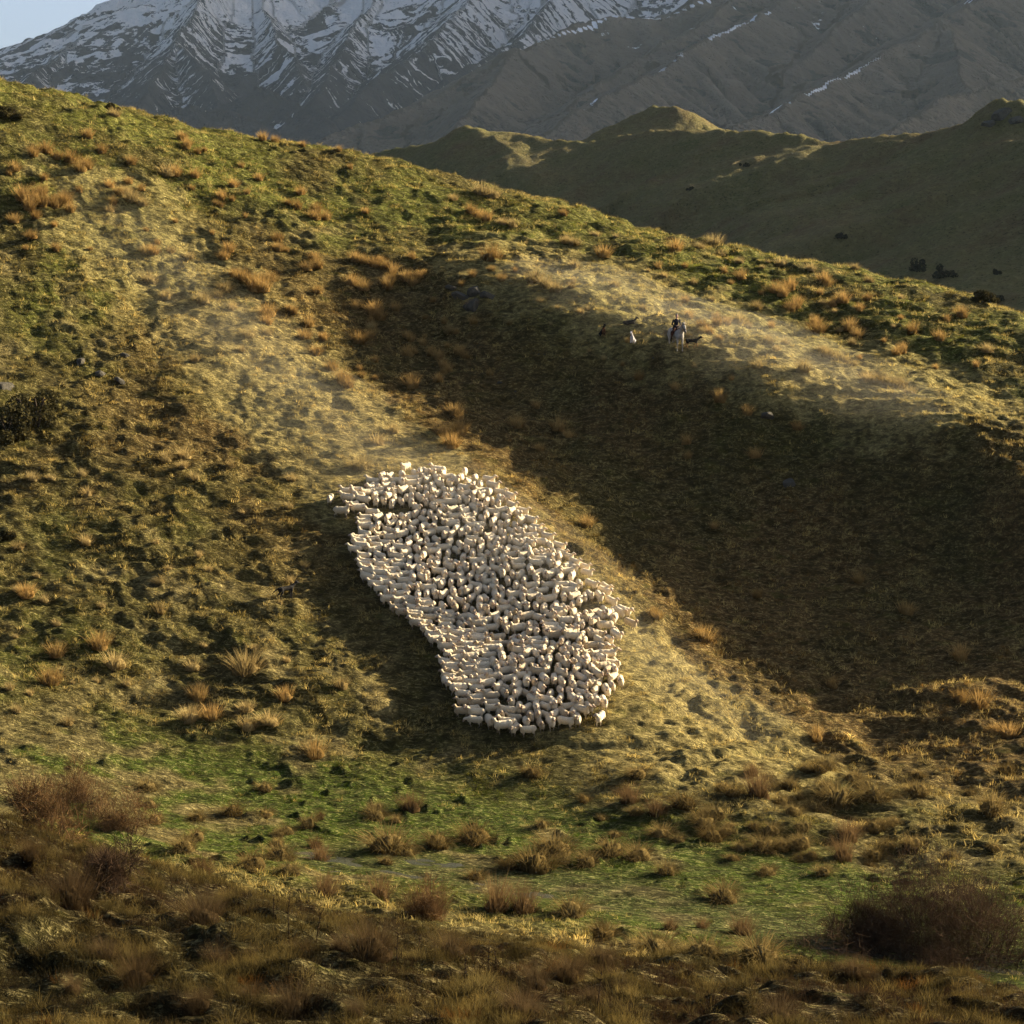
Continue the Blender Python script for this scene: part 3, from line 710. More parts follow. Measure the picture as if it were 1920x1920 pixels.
# pixel of the foot, width in pixels
TUSSOCK_PX = '''g 62 292 24,g 86 288 30,g 106 298 22,g 131 304 26,g 151 320 28,g 163 316 24,p 316 330 34,g 245 308 22,g 190 288 20,g 205 352 22,g 165 258 22,p 215 218 22,
g 42 374 30,g 62 380 34,g 80 386 30,g 102 388 28,g 122 384 26,g 76 366 26,g 55 392 30,g 131 398 22,p 236 364 26,p 246 378 34,p 266 384 26,p 206 396 22,
g 540 384 18,g 590 410 26,g 612 414 24,g 430 474 26,g 420 486 20,g 455 530 30,g 472 536 30,g 492 546 34,g 476 550 26,g 507 526 26,g 440 520 24,g 590 488 22,g 596 504 24,g 576 506 22,g 596 550 18,
g 502 592 32,g 500 608 26,g 541 584 16,g 551 590 18,g 580 612 24,g 570 636 28,g 606 640 18,g 592 666 24,p 422 546 26,p 380 566 30,p 410 560 26,p 436 580 22,p 282 530 30,p 312 560 26,p 272 474 24,p 320 474 22,p 355 486 22,p 466 632 26,p 452 660 20,p 366 676 20,p 502 630 20,
g 666 490 24,g 682 494 22,g 702 500 26,g 722 504 24,g 738 510 22,g 660 536 26,g 682 546 28,g 727 540 30,g 736 526 22,g 762 536 24,g 776 534 26,g 787 524 20,g 702 590 30,g 712 600 26,g 742 584 20,g 666 580 20,p 696 616 24,g 692 636 22,g 672 648 28,p 842 630 26,g 771 640 18,g 792 646 16,g 767 668 26,g 806 668 22,g 822 672 24,g 862 668 24,g 872 672 20,g 832 690 20,g 842 696 18,g 622 694 24,g 642 716 34,g 652 726 26,g 771 726 28,g 822 716 22,
g 852 778 28,g 862 788 20,g 830 818 26,g 862 814 32,g 846 838 34,g 970 802 28,g 1005 766 20,g 1047 808 30,g 1066 820 20,g 1012 846 20,p 737 812 26,p 706 834 34,p 676 880 34,p 310 868 26,p 432 876 20,p 346 860 28,
p 850 376 22,p 902 362 36,p 926 370 30,g 882 398 22,g 896 408 20,g 912 414 24,p 942 420 22,p 960 424 22,g 922 488 34,p 1062 456 24,p 1076 460 26,g 1056 404 18,g 1132 484 24,p 1076 506 22,p 1071 540 18,p 1152 536 22,p 1206 580 16,p 1002 532 34,p 1022 538 30,p 1042 546 26,g 1290 598 24,g 1316 616 22,g 1390 524 24,g 1266 470 26,p 1340 460 30,p 1352 480 22,p 1386 494 18,p 1312 466 20,p 1465 500 24,p 1520 508 22,p 1630 530 22,
g 1455 550 26,g 1466 556 26,g 1482 546 24,g 1491 580 26,g 1482 586 22,g 1580 570 26,g 1562 575 20,g 1545 532 28,p 1420 578 24,p 1386 606 32,p 1402 614 20,p 1440 642 24,p 1471 646 22,p 1456 656 18,p 1506 696 32,p 1541 660 20,p 1551 670 26,p 1572 676 26,p 1586 680 22,p 1626 716 30,p 1642 716 26,p 1662 722 30,p 1686 730 28,p 1706 738 26,g 1692 660 22,g 1711 626 28,g 1532 626 30,g 1592 620 26,g 1802 596 26,g 1401 778 24,g 1496 806 24,g 1266 736 18,g 1350 758 26,g 1416 866 24,p 1420 688 24,g 1760 640 22,p 1850 660 26,
g 1321 1202 36,g 1232 1160 24,g 1224 1156 22,g 1100 988 28,g 1836 1326 44,g 1800 1316 30,g 1892 1378 36,g 1866 1376 28,g 1800 1236 36,g 1287 832 26,g 1531 1386 30,g 1340 992 18,g 1290 860 18,g 1610 1090 26,g 1700 1150 30,g 1560 1290 24,g 1420 1120 20,g 1180 1500 1,
g 50 1118 32,g 106 1230 36,g 187 1216 40,p 216 1250 44,g 96 1284 40,p 362 1254 32,p 462 1262 74,g 371 1312 34,p 356 1350 44,g 396 1350 36,p 461 1332 30,p 466 1370 34,p 506 1362 40,g 536 1312 34,g 590 1420 44,p 640 1290 30,p 300 1150 26,p 160 1020 28,p 60 900 26,
r 771 1520 46,r 600 1536 20,r 601 1614 40,r 592 1590 30,r 150 1500 50,r 610 1680 50,r 712 1684 56,r 805 1716 90,r 930 1705 70,r 980 1710 60,r 1230 1530 40,r 1590 1572 46,r 1580 1610 50,r 1316 1740 26,r 1392 1752 50,r 1256 1742 30,r 1422 1492 60,r 1180 1505 44,r 1410 1455 30,r 380 1640 46,r 200 1620 60,r 60 1610 70,
m 1040 1602 84,m 1002 1630 90,m 1146 1602 66,m 1196 1610 60,m 1100 1622 52,m 1282 1514 50,m 1322 1550 60,m 1242 1568 50,m 1272 1578 30,m 1336 1576 46,m 1432 1592 56,m 1472 1590 40,m 1356 1690 70,m 892 1650 40,m 1640 1612 44,m 472 1626 60,m 346 1596 56,m 522 1612 60,m 542 1640 50,m 1072 1716 70,m 950 1630 44,m 730 1596 90,m 820 1588 60,m 890 1580 70,m 1480 1480 40,m 1570 1508 80,m 1640 1500 66,m 1720 1490 50,m 1860 1520 60,m 1710 1590 50,m 1545 1640 40,m 1440 1640 44,m 1250 1640 50,m 1130 1760 60,m 1230 1790 90,m 1320 1790 80,m 1425 1800 90,
r 695 1790 130,r 845 1790 84,r 1132 1806 70,r 1065 1836 90,r 1000 1850 90,r 1600 1830 60,r 1625 1840 50,r 1460 1916 90,r 380 1730 110,r 130 1700 120,r 980 1905 100,r 260 1850 110,r 550 1900 110'''
TUS = []
for tok in TUSSOCK_PX.replace('\n', '').split(','):
    k, a, b, w = tok.split()
    if int(w) > 5: TUS.append((k, int(a), int(b), int(w)))
_r = random.Random(12)
for k_, n_, x0, x1, y0, y1, w0, w1 in (('m', 46, 980, 1900, 1440, 1640, 22, 46), ('m', 22, 250, 900, 1480, 1650, 20, 44), ('g', 52, 10, 700, 240, 480, 10, 22), ('p', 40, 900, 1700, 430, 700, 9, 18), ('g', 30, 1000, 1850, 440, 720, 10, 22), ('g', 34, 640, 1000, 480, 720, 9, 18), ('p', 36, 10, 620, 860, 1360, 12, 24), ('r', 16, 20, 1200, 1780, 1910, 40, 80)):
    for _ in range(n_):
        a_, b_ = _r.randint(x0, x1), _r.randint(y0, y1)
        if y0 in (430, 440) and b_ < 360 + (a_ - 850) * 0.26: b_ += 60
        TUS.append((k_, a_, b_, _r.randint(w0, w1)))
PLACES = [  # first box that holds the pixel names the place
    ('on the dark near bank', lambda x, y: y > 1770 or (y > 1650 and x < 560)),
    ('on the wet green flats', lambda x, y: y > 1440),
    ('on the skyline shoulder at upper left', lambda x, y: y < 335 and x < 640),
    ('on the upper left slope', lambda x, y: x < 560 and y < 440),
    ('in the pale trampled track above the flock', lambda x, y: (x < 470 and y < 700) or (640 < x < 760 and 800 < y < 900)),
    ('on the left slope below the tracks', lambda x, y: x < 660 and y > 840),
    ('on the sunny bank left of the rock outcrop', lambda x, y: x < 800 and y < 570),
    ('in the hollow above the flock', lambda x, y: x < 1150 and 570 <= y < 900),
    ('along the ridge crest behind the rider', lambda x, y: y < 500 or (x < 1240 and y < 590)),
    ('on the right shoulder of the ridge', lambda x, y: x > 1440 and y < 640),
    ('on the pale bench around the rider', lambda x, y: y < 745),
    ('on the shaded face right of the flock', lambda x, y: True)]
KIND = {'g': ('golden_tussock', 'golden tussock', T_GOLD, 0.95), 'p': ('straw_tussock', 'pale straw tussock', T_STRAW, 1.0),
        'r': ('rush_clump', 'brown rush clump', T_RUSH, 0.85), 'm': ('sedge_mound', 'drooping sedge mound', T_MOUND, 1.15)}
buckets = {}
for i, (k, a, b, w) in enumerate(TUS):
    p = hit(a, b)
    if p is None: continue
    nm, lab, meshes, wid = KIND[k]
    s = np.clip(w / FPX * p[1] / wid * 1.08, 0.25, 1.9)
    place = next(pl for pl, f in PLACES if f(a, b))
    if k == 'r' and p[1] < 62: meshes = T_NEAR; s *= 0.8
    o = link(nm, meshes[i % len(meshes)], loc=(p[0], p[1], p[2] - 0.02))
    o.scale = (s * random.uniform(0.9, 1.1), s * random.uniform(0.9, 1.1), s * random.uniform(0.95, 1.25) * (0.95 if k == 'm' else 1.0))
    o.rotation_euler = (random.gauss(0, 0.08), random.gauss(0, 0.08), random.uniform(0, 6.28))
    size = 'small ' if s < 0.5 else 'large ' if s > 0.95 else ''
    zone = next(z for lim, z in ((260, ', near the left edge'), (620, ', left part'), (960, ', left of centre'), (1300, ', right of centre'), (1640, ', right part'), (9999, ', near the right edge')) if a < lim)
    buckets.setdefault((nm, size + lab, place + zone), []).append((o, a, b, w))
for (nm, lab, place), its in buckets.items():
    grp = '%ss %s' % (nm.replace('_', ' '), place)
    for o, *_ in its: tag(o, '%s %s' % (lab, place), {'rush_clump': 'rushes', 'sedge_mound': 'mound'}.get(nm, 'tussock'), grp)
    if len(its) == 1: continue
    its = list(its)
    for word, key in (('leftmost', lambda t: t[1]), ('rightmost', lambda t: -t[1]), ('highest', lambda t: t[2]), ('lowest', lambda t: -t[2]), ('widest', lambda t: -t[3])):
        o = sorted(its, key=key)[0][0]
        if o['label'].startswith(lab): o['label'] = '%s %s %s' % (word, lab, place)

# ---- woody shrubs
def tube(V, F, a, b, ra, rb, k=3):
    a, b = np.array(a), np.array(b); d = b - a; L = np.linalg.norm(d)
    if L < 1e-6: return
    d = d / L; u = np.cross(d, (0.3, 0.2, 0.93)); u = u / (np.linalg.norm(u) + 1e-9); v = np.cross(d, u); o = len(V)
    for c, r in ((a, ra), (b, rb)):
        for i in range(k):
            t = 2 * math.pi * i / k; V.append(c + (u * math.cos(t) + v * math.sin(t)) * r)
    for i in range(k):
        j = (i + 1) % k; F.append((o + i, o + j, o + k + j)); F.append((o + i, o + k + j, o + k + i))
def twig_shrub(seed, w, d, h, stems, depth, thick):
    r = random.Random(seed); V, F, V2, F2 = [], [], [], []
    def grow(p, dr, L, lev, th):
        n = 2
        for _ in range(n):
            q = p + dr * (L / n); tube(V if lev < 2 else V2, F if lev < 2 else F2, p, q, th, th * 0.8); p = q; th *= 0.8
            dr = dr + np.array([r.gauss(0, 0.22), r.gauss(0, 0.22), r.gauss(0.03, 0.18)]); dr /= np.linalg.norm(dr)
        if lev >= depth: return
        for _ in range(r.choice((2, 3, 3, 4))):
            e = dr + np.array([r.gauss(0, 0.65), r.gauss(0, 0.65), r.gauss(0.0, 0.5)]); e /= np.linalg.norm(e)
            grow(p - dr * L * r.uniform(0, 0.6), e, L * r.uniform(0.55, 0.85), lev + 1, th * 0.72)
    for _ in range(stems):
        a, q = r.uniform(0, 6.283), r.random() ** 0.5
        x, y = q * math.cos(a), q * math.sin(a)
        ln = h * (1 - 0.55 * q * q) * r.uniform(0.8, 1.1)
        dr = np.array([x * 0.5, y * 0.5, 1.0]); dr /= np.linalg.norm(dr)
        grow(np.array([x * w * 0.36, y * d * 0.36, -0.15]), dr, ln * 0.40, 0, thick)
    return V, F, V2, F2
def shrub_material(name, c0, c1):
    t = NT(name); n = t.noise(2.0, t.n('TexCoord').outputs['Object'], 3)
    t.leaf(t.ramp(n, [(0.35, c0), (0.65, c1)]), None, 0.15); return t.m
M_TWIG = shrub_material('dark_twigs', (0.036, 0.024, 0.016), (0.090, 0.056, 0.034))
M_STEM = shrub_material('grey_stems', (0.035, 0.026, 0.020), (0.07, 0.055, 0.04))
M_TWIG2 = shrub_material('brown_twigs', (0.075, 0.045, 0.022), (0.17, 0.10, 0.045))
def make_shrub(name, px, py, wpx, hpx, seed, stems, depth, mat, label, thick=0.03, slivers=0):
    p = hit(px, py)
    w, h = wpx / FPX * p[1], hpx / FPX * p[1]
    V, F, V2, F2 = twig_shrub(seed, w, w * 0.7, h, stems, depth, thick)
    root = link(name, None, loc=p, label=label, cat='shrub')
    link('stems', mesh_np('stems', np.array(V), np.array(F)), [M_STEM], parent=root, kind='stuff')
    if slivers:                                             # the fine outer twigs
        r = np.random.default_rng(seed); n = slivers
        lob = r.normal(0, 0.42, (14, 3)); lob[:, 2] = 0.15 + np.abs(lob[:, 2]) * 0.8 - 0.25 * np.hypot(lob[:, 0], lob[:, 1]); lr = r.uniform(0.22, 0.46, 14)
        k = r.integers(0, 14, n); d = r.normal(0, 1, (n, 3)); d /= np.linalg.norm(d, axis=1)[:, None]
        c = lob[k] + d * (lr[k] * r.uniform(0.05, 1.0, n) ** 0.45)[:, None]; c[:, 2] = np.abs(c[:, 2])
        c *= np.array([w * 0.62, w * 0.45, h * 0.95])
        e = d * 0.5 + r.normal(0, 0.5, (n, 3)) + np.array([0, 0, 0.45]); e /= np.linalg.norm(e, axis=1)[:, None]
        sd_ = np.cross(e, r.normal(0, 1, (n, 3))); sd_ /= np.linalg.norm(sd_, axis=1)[:, None]
        L_ = r.uniform(0.35, 0.9, (n, 1)) * min(1.0, h / 1.8); b_ = r.uniform(0.006, 0.012, (n, 1))
        q = np.stack([c - sd_ * b_, c + sd_ * b_, c + e * L_], 1).reshape(-1, 3); o_ = len(V2)
        V2 = np.vstack([np.array(V2), q]); F2 = np.vstack([np.array(F2), np.arange(3 * n).reshape(-1, 3) + o_])
    link('twigs', mesh_np('twigs', np.array(V2), np.array(F2)), [mat], parent=root, kind='stuff')
    return root
make_shrub('briar_shrub', 1790, 1800, 430, 290, 1, 40, 4, M_TWIG, 'large dark reddish leafless thicket beside the stream at lower right', 0.03, 21000)
make_shrub('briar_shrub', 1640, 1775, 110, 80, 2, 16, 4, M_TWIG, 'low dark side thicket at the left foot of the big bare thicket', 0.02, 7000)
make_shrub('bare_shrub', 150, 1520, 110, 120, 3, 18, 4, M_TWIG2, 'tall brown twiggy shrub at the left above the near bank', 0.02, 2400)
make_shrub('bare_shrub', 70, 1560, 150, 100, 4, 20, 4, M_TWIG2, 'broad dull brown shrub at the far left edge above the bank', 0.02, 2400)
make_shrub('bare_shrub', 235, 1560, 110, 80, 5, 16, 4, M_TWIG2, 'low rounded brown shrub right of the tall twiggy one', 0.02, 2400)
make_shrub('bare_shrub', 200, 1670, 120, 90, 6, 14, 4, M_TWIG, 'dark thorny shrub on the crest of the near bank', 0.02, 2400)
make_shrub('bare_shrub', 805, 1725, 80, 70, 7, 12, 4, M_TWIG2, 'grey brown twiggy bush between two rush clumps below the flats', 0.015, 2400)
make_shrub('dead_bush', 745, 372, 44, 40, 8, 4, 3, M_STEM, 'black dead forked bush standing alone near the skyline', 0.035)
make_shrub('dead_bush', 306, 236, 14, 22, 9, 2, 2, M_STEM, 'tiny bare upright sapling on the left skyline', 0.03)

def leaf_ball(seed, rx, ry, rz, n, size):
    """dark scrub: many leaf-sized faces through an uneven lobed crown"""
    r = np.random.default_rng(seed)
    lob = r.normal(0, 0.55, (9, 3)); lob[:, 2] = np.abs(lob[:, 2]) * 0.8; lr = r.uniform(0.35, 0.62, 9)
    k = r.integers(0, 9, n); d = r.normal(0, 1, (n, 3)); d /= np.linalg.norm(d, axis=1)[:, None]
    c = (lob[k] + d * (lr[k] * r.uniform(0.55, 1.0, n) ** 0.5)[:, None]) * np.array([rx, ry, rz]); c[:, 2] = np.abs(c[:, 2])
    a, b = r.normal(0, 1, (n, 3)), r.normal(0, 1, (n, 3)); a /= np.linalg.norm(a, axis=1)[:, None]; b -= a * (a * b).sum(1)[:, None]; b /= np.linalg.norm(b, axis=1)[:, None]
    s = size * r.uniform(0.6, 1.4, (n, 1))
    V = np.stack([c - a * s, c + b * s * 0.6, c + a * s, c - b * s * 0.6], 1).reshape(-1, 3)
    return mesh_np('foliage', V, np.arange(4 * n).reshape(-1, 4), False)
def leaf_material(name, c0, c1):
    t = NT(name); t.leaf(t.ramp(t.noise(1.5, t.n('TexCoord').outputs['Object'], 3), [(0.35, c0), (0.7, c1)]), None, 0.2); return t.m
M_SCRUB = leaf_material('scrub_leaves', (0.030, 0.028, 0.013), (0.075, 0.062, 0.026))
M_FARSCRUB = leaf_material('far_scrub_leaves', (0.018, 0.020, 0.012), (0.04, 0.042, 0.02))
def make_bush(name, p, w, h, seed, n, size, mat, label, group=None):
    root = link(name, None, loc=(p[0], p[1], p[2] - 0.05 * h), label=label, cat='bush', group=group)
    link('foliage', leaf_ball(seed, w * 0.5, w * 0.42, h * 0.62, n, size), [mat], parent=root)
    V, F = [], []
    r = random.Random(seed)
    for _ in range(5): tube(V, F, (r.uniform(-.1, .1) * w, r.uniform(-.1, .1) * w, -0.1 * h), (r.uniform(-.3, .3) * w, r.uniform(-.3, .3) * w, 0.6 * h), 0.03 * w, 0.012 * w, 5)
    link('stem', mesh_np('stem', np.array(V), np.array(F)), [M_STEM], parent=root)
for sd, (a, b, w, h, lab) in enumerate(((66, 792, 104, 80, 'rounded dark scrub bush beside the grey rock at the left edge'), (14, 822, 90, 74, 'dark scrub bush cut by the left edge below the grey rock'),
        (18, 222, 46, 22, 'low black scrub bush at the left edge under the skyline'), (206, 206, 22, 12, 'small dark bush on the left skyline'),
        (12, 1010, 34, 20, 'little dark bush low on the left edge'), (1066, 1036, 34, 22, 'dark scrubby bush right beside the upper flank of the flock'),
        (1840, 565, 50, 20, 'low dark bush just under the right skyline'))):
    p = hit(a, b); k = p[1] / FPX
    make_bush('scrub_bush', p, w * k, h * k, 500 + sd, 3200, 0.11, M_SCRUB, lab)
for sd, (a, b, w, h, lab) in enumerate(((1716, 508, 30, 24, 'round dark bush on the far hill, left of the paired two'), (1771, 520, 28, 26, 'round dark bush on the far hill beside a white stone'),
        (1578, 446, 16, 14, 'small dark bush halfway up the far hill'), (1870, 514, 14, 10, 'small dark bush on the far hill near the right edge'), (1874, 564, 14, 12, 'tiny dark bush on the far hill just above the skyline at right'),
        (1398, 312, 10, 9, 'tiny dark bush high on the far hill'), (1295, 356, 9, 8, 'tiny dark bush in the gully of the far hill'))):
    p = hill_hit(a, b)
    if p is None: continue
    k = p[1] / FPX
    make_bush('far_bush', p, w * k, h * k, 540 + sd, 900, 0.22, M_FARSCRUB, lab)

# ---- dead flower stalks on the near bank
M_STALK = shrub_material('dead_stalk', (0.022, 0.015, 0.010), (0.05, 0.035, 0.022))
for sd, (a, b, h, lab) in enumerate(((541, 1760, 100, 'tallest dead seed stalk on the near bank'), (512, 1730, 54, 'thin dead seed stalk left of the tallest one'), (592, 1770, 60, 'dead seed stalk right of the tallest one'),
        (745, 1812, 64, 'dead seed stalk beside the big rust coloured rush clump'), (785, 1790, 36, 'short dead stalk between the two rust coloured rush clumps'), (917, 1822, 50, 'dead stalk right of the rust rush clumps, left of a pair'),
        (930, 1824, 44, 'thinner right one of the pair of dead stalks'), (873, 1852, 56, 'leaning dead stalk below the pair'), (1120, 1898, 70, 'dark branched dead stalk at the bottom centre'), (1185, 1600, 1, ''))):
    if not lab: continue
    p = hit(a, b); H = h / FPX * p[1]; V, F = [], []; r = random.Random(sd)
    q = np.array([0, 0, -0.1]); dr = np.array([r.gauss(0, .06), r.gauss(0, .06), 1.0]); N_ = 7
    for i in range(N_):
        q2 = q + dr * (H + 0.1) / N_; tube(V, F, q, q2, 0.016 - 0.0012 * i, 0.015 - 0.0012 * i, 5)
        if i > 2:
            for _ in range(3):
                e = np.array([r.gauss(0, 1), r.gauss(0, 1), 0.8]); e /= np.linalg.norm(e)
                tube(V, F, q2, q2 + e * r.uniform(.04, .09), 0.013, 0.006, 4)
        q = q2; dr = dr + np.array([r.gauss(0, .05), r.gauss(0, .05), 0])
    link('dead_stalk', mesh_np('dead_stalk', np.array(V), np.array(F)), [M_STALK], loc=p, label=lab, cat='stalk')

# ---- rocks
def rock_material(name, c0, c1):
    t = NT(name); o = t.n('TexCoord').outputs['Object']
    c = t.ramp(t.noise(3.0, o, 6, 0.7), [(0.3, c0), (0.62, c1)])
    c = t.mix(t.rng(t.noise(9.0, o, 3), 0.58, 0.7, 0, 0.6), c, (0.16, 0.15, 0.10, 1))
    t.bsdf(c, 0.9, 0.2, t.bump(t.noise(7.0, o, 6, 0.7), 0.8, 0.08)); return t.m
M_ROCK = rock_material('grey_rock', (0.028, 0.025, 0.020), (0.085, 0.075, 0.058))
M_ROCKB = rock_material('blue_grey_rock', (0.05, 0.06, 0.065), (0.13, 0.145, 0.15))
M_WHITE = rock_material('white_stone', (0.40, 0.39, 0.36), (0.60, 0.58, 0.54))
def rock_mesh(seed, sub=3):
    bm = bmesh.new(); bmesh.ops.create_icosphere(bm, subdivisions=sub, radius=1.0)
    v = np.array([x.co[:] for x in bm.verts]); r = np.random.default_rng(seed)
    for _ in range(11):                                     # planar cuts give fractured faces
        n = r.normal(0, 1, 3); n /= np.linalg.norm(n); d = r.uniform(0.45, 0.85)
        e = np.maximum(v @ n - d, 0); v = v - e[:, None] * n * 0.92
    v *= 1 + 0.05 * gnoise(v[:, 0] * 4 + seed, v[:, 1] * 4 + v[:, 2] * 3, seed)[:, None]
    for x, c in zip(bm.verts, v): x.co = c
    me = bpy.data.meshes.new('rock'); bm.to_mesh(me); bm.free(); return me
ROCKS = [rock_mesh(s) for s in range(5)]
def place_rock(name, px, py, wpx, hz_, mat, label, i, group=None, lift=-0.15, finder=hit):
    p = finder(px, py)
    if p is None: return
    w = wpx / FPX * p[1] * 0.5
    me = ROCKS[i % 5] if mat is M_ROCK else ROCKS[i % 5].copy()
    o = link(name, me, [mat], loc=(p[0], p[1], p[2] + lift * w * hz_), label=label, cat='rock', group=group)
    o.scale = (w, w * 0.8, w * hz_); o.rotation_euler = (random.gauss(0, .15), random.gauss(0, .15), random.uniform(0, 6.28))
for i, (a, b, w, hz_, lab) in enumerate(((860, 556, 44, .7, 'left block of the rock outcrop on the spur'), (892, 548, 40, .75, 'top block of the rock outcrop on the spur'), (884, 574, 52, .8, 'lowest and broadest block of the rock outcrop on the spur'),
        (915, 558, 34, .7, 'right block of the rock outcrop on the spur'), (848, 540, 30, .5, 'flat upper left slab of the rock outcrop'), (1480, 905, 36, .9, 'lone dark boulder standing on the shaded face'),
        (150, 680, 32, .6, 'half buried rock in the broken bank at left'), (190, 700, 30, .6, 'second rock in the broken bank at left, lower right of the first'), (225, 716, 26, .6, 'smallest rock at the right end of the broken bank'),
        (235, 665, 26, .5, 'low rock at the top of the broken bank'), (1470, 690, 1, .5, ''), (1440, 780, 40, .45, 'low sunlit rock on the lip of the spur right of the rider'))):
    if lab: place_rock('rock', a, b, w, hz_, M_ROCK, lab, i)
place_rock('rock', 8, 728, 44, .8, M_ROCKB, 'blue grey rock at the left edge beside the dark bushes', 1)
for i, (a, b, w, lab) in enumerate(((936, 720, 14, 'pale stone in the shaded slope, the larger one'), (966, 738, 7, 'tiny white stone right of the larger pale stone'), (1010, 674, 7, 'small white stone under the lip of the spur'),
        (1225, 680, 6, 'tiny white stone left of the horse on the shaded slope'), (1020, 672, 5, 'tiniest white stone right beside another under the lip'))):
    place_rock('stone', a, b, w, .6, M_WHITE, lab, i)
place_rock('stone', 1756, 510, 9, .7, M_WHITE, 'white stone beside the round bush on the far hill', 2, finder=hill_hit)
for i, (a, b, w, lab) in enumerate(((1850, 232, 34, 'left rock of the craggy knob on the far ridge'), (1880, 216, 44, 'highest rock of the craggy knob on the far ridge'), (1908, 226, 34, 'right rock of the craggy knob on the far ridge'))):
    place_rock('crag_rock', a, b, w, .8, M_ROCK, lab, i, finder=hill_hit)
# ------------------------------------------------------------------ animals and the rider
def ell(bm, c, r, rot=None, sub=2):
    q = bmesh.ops.create_icosphere(bm, subdivisions=sub, radius=1.0)
    M = Matrix.Translation(c) @ (rot.to_matrix().to_4x4() if rot is not None else Matrix()) @ Matrix.Diagonal((*r, 1))
    bmesh.ops.transform(bm, matrix=M, verts=q['verts'])
def cap(bm, a, b, ra, rb, n=6):
    """tapered limb as a chain of overlapping balls"""
    a, b = Vector(a), Vector(b); L = (b - a).length; k = max(n, int(L / (0.55 * min(ra, rb))) + 1)
    for i in range(k + 1):
        t = i / k; r = ra + (rb - ra) * t; ell(bm, a.lerp(b, t), (r, r, r), sub=1)
def limb(bm, pts):
    for (a, ra), (b, rb) in zip(pts[:-1], pts[1:]): cap(bm, a, b, ra, rb)
def remeshed(name, bm, voxel, tris, smooth=3):
    me = bpy.data.meshes.new(name); bm.to_mesh(me); bm.free()
    o = bpy.data.objects.new(name, me); col.objects.link(o)
    m = o.modifiers.new('r', 'REMESH'); m.mode = 'VOXEL'; m.voxel_size = voxel
    s = o.modifiers.new('s', 'SMOOTH'); s.iterations = smooth; s.factor = 0.5
    dg = bpy.context.evaluated_depsgraph_get(); ev = o.evaluated_get(dg)
    n = sum(len(p.vertices) - 2 for p in ev.data.polygons)
    d = o.modifiers.new('d', 'DECIMATE'); d.ratio = min(1.0, tris / max(n, 1))
    dg = bpy.context.evaluated_depsgraph_get(); ev = o.evaluated_get(dg)
    out = bpy.data.meshes.new_from_object(ev)
    bpy.data.objects.remove(o); bpy.data.meshes.remove(me); out.name = name
    out.polygons.foreach_set('use_smooth', np.ones(len(out.polygons), bool))
    return out
def paint(me, mats, fn):
    me.materials.clear()
    for m in mats: me.materials.append(m)
    for p in me.polygons: p.material_index = fn(p.center)
def coat(name, c0, c1, scale=14.0, bump=0.0, trans=0.0):
    t = NT(name); o = t.n('TexCoord').outputs['Object']; r = t.n('ObjectInfo').outputs['Random']
    n = t.noise(scale, o, 3, 0.6)
    c = t.ramp(n, [(0.3, c0), (0.7, c1)])
    c = t.mix(1.0, c, t.ramp(r, [(0.0, (0.62, 0.57, 0.50)), (0.4, (0.90, 0.88, 0.85)), (1.0, (1.06, 1.05, 1.04))]), 'MULTIPLY')
    t.bsdf(c, 0.95, 0.1, t.bump(t.noise(scale * 2.2, o, 2), 0.6, bump) if bump else None, Sheen_Weight=trans); return t.m
M_WOOL = coat('cream_wool', (0.57, 0.47, 0.31), (0.75, 0.645, 0.47), 16, 0.02, 0.25)
M_FACE = coat('sheep_face', (0.36, 0.265, 0.20), (0.52, 0.40, 0.315), 20)
M_NOSE = coat('sheep_nose', (0.10, 0.06, 0.05), (0.18, 0.11, 0.09), 20)
M_SLEG = coat('sheep_leg', (0.26, 0.21, 0.15), (0.40, 0.33, 0.25), 20)

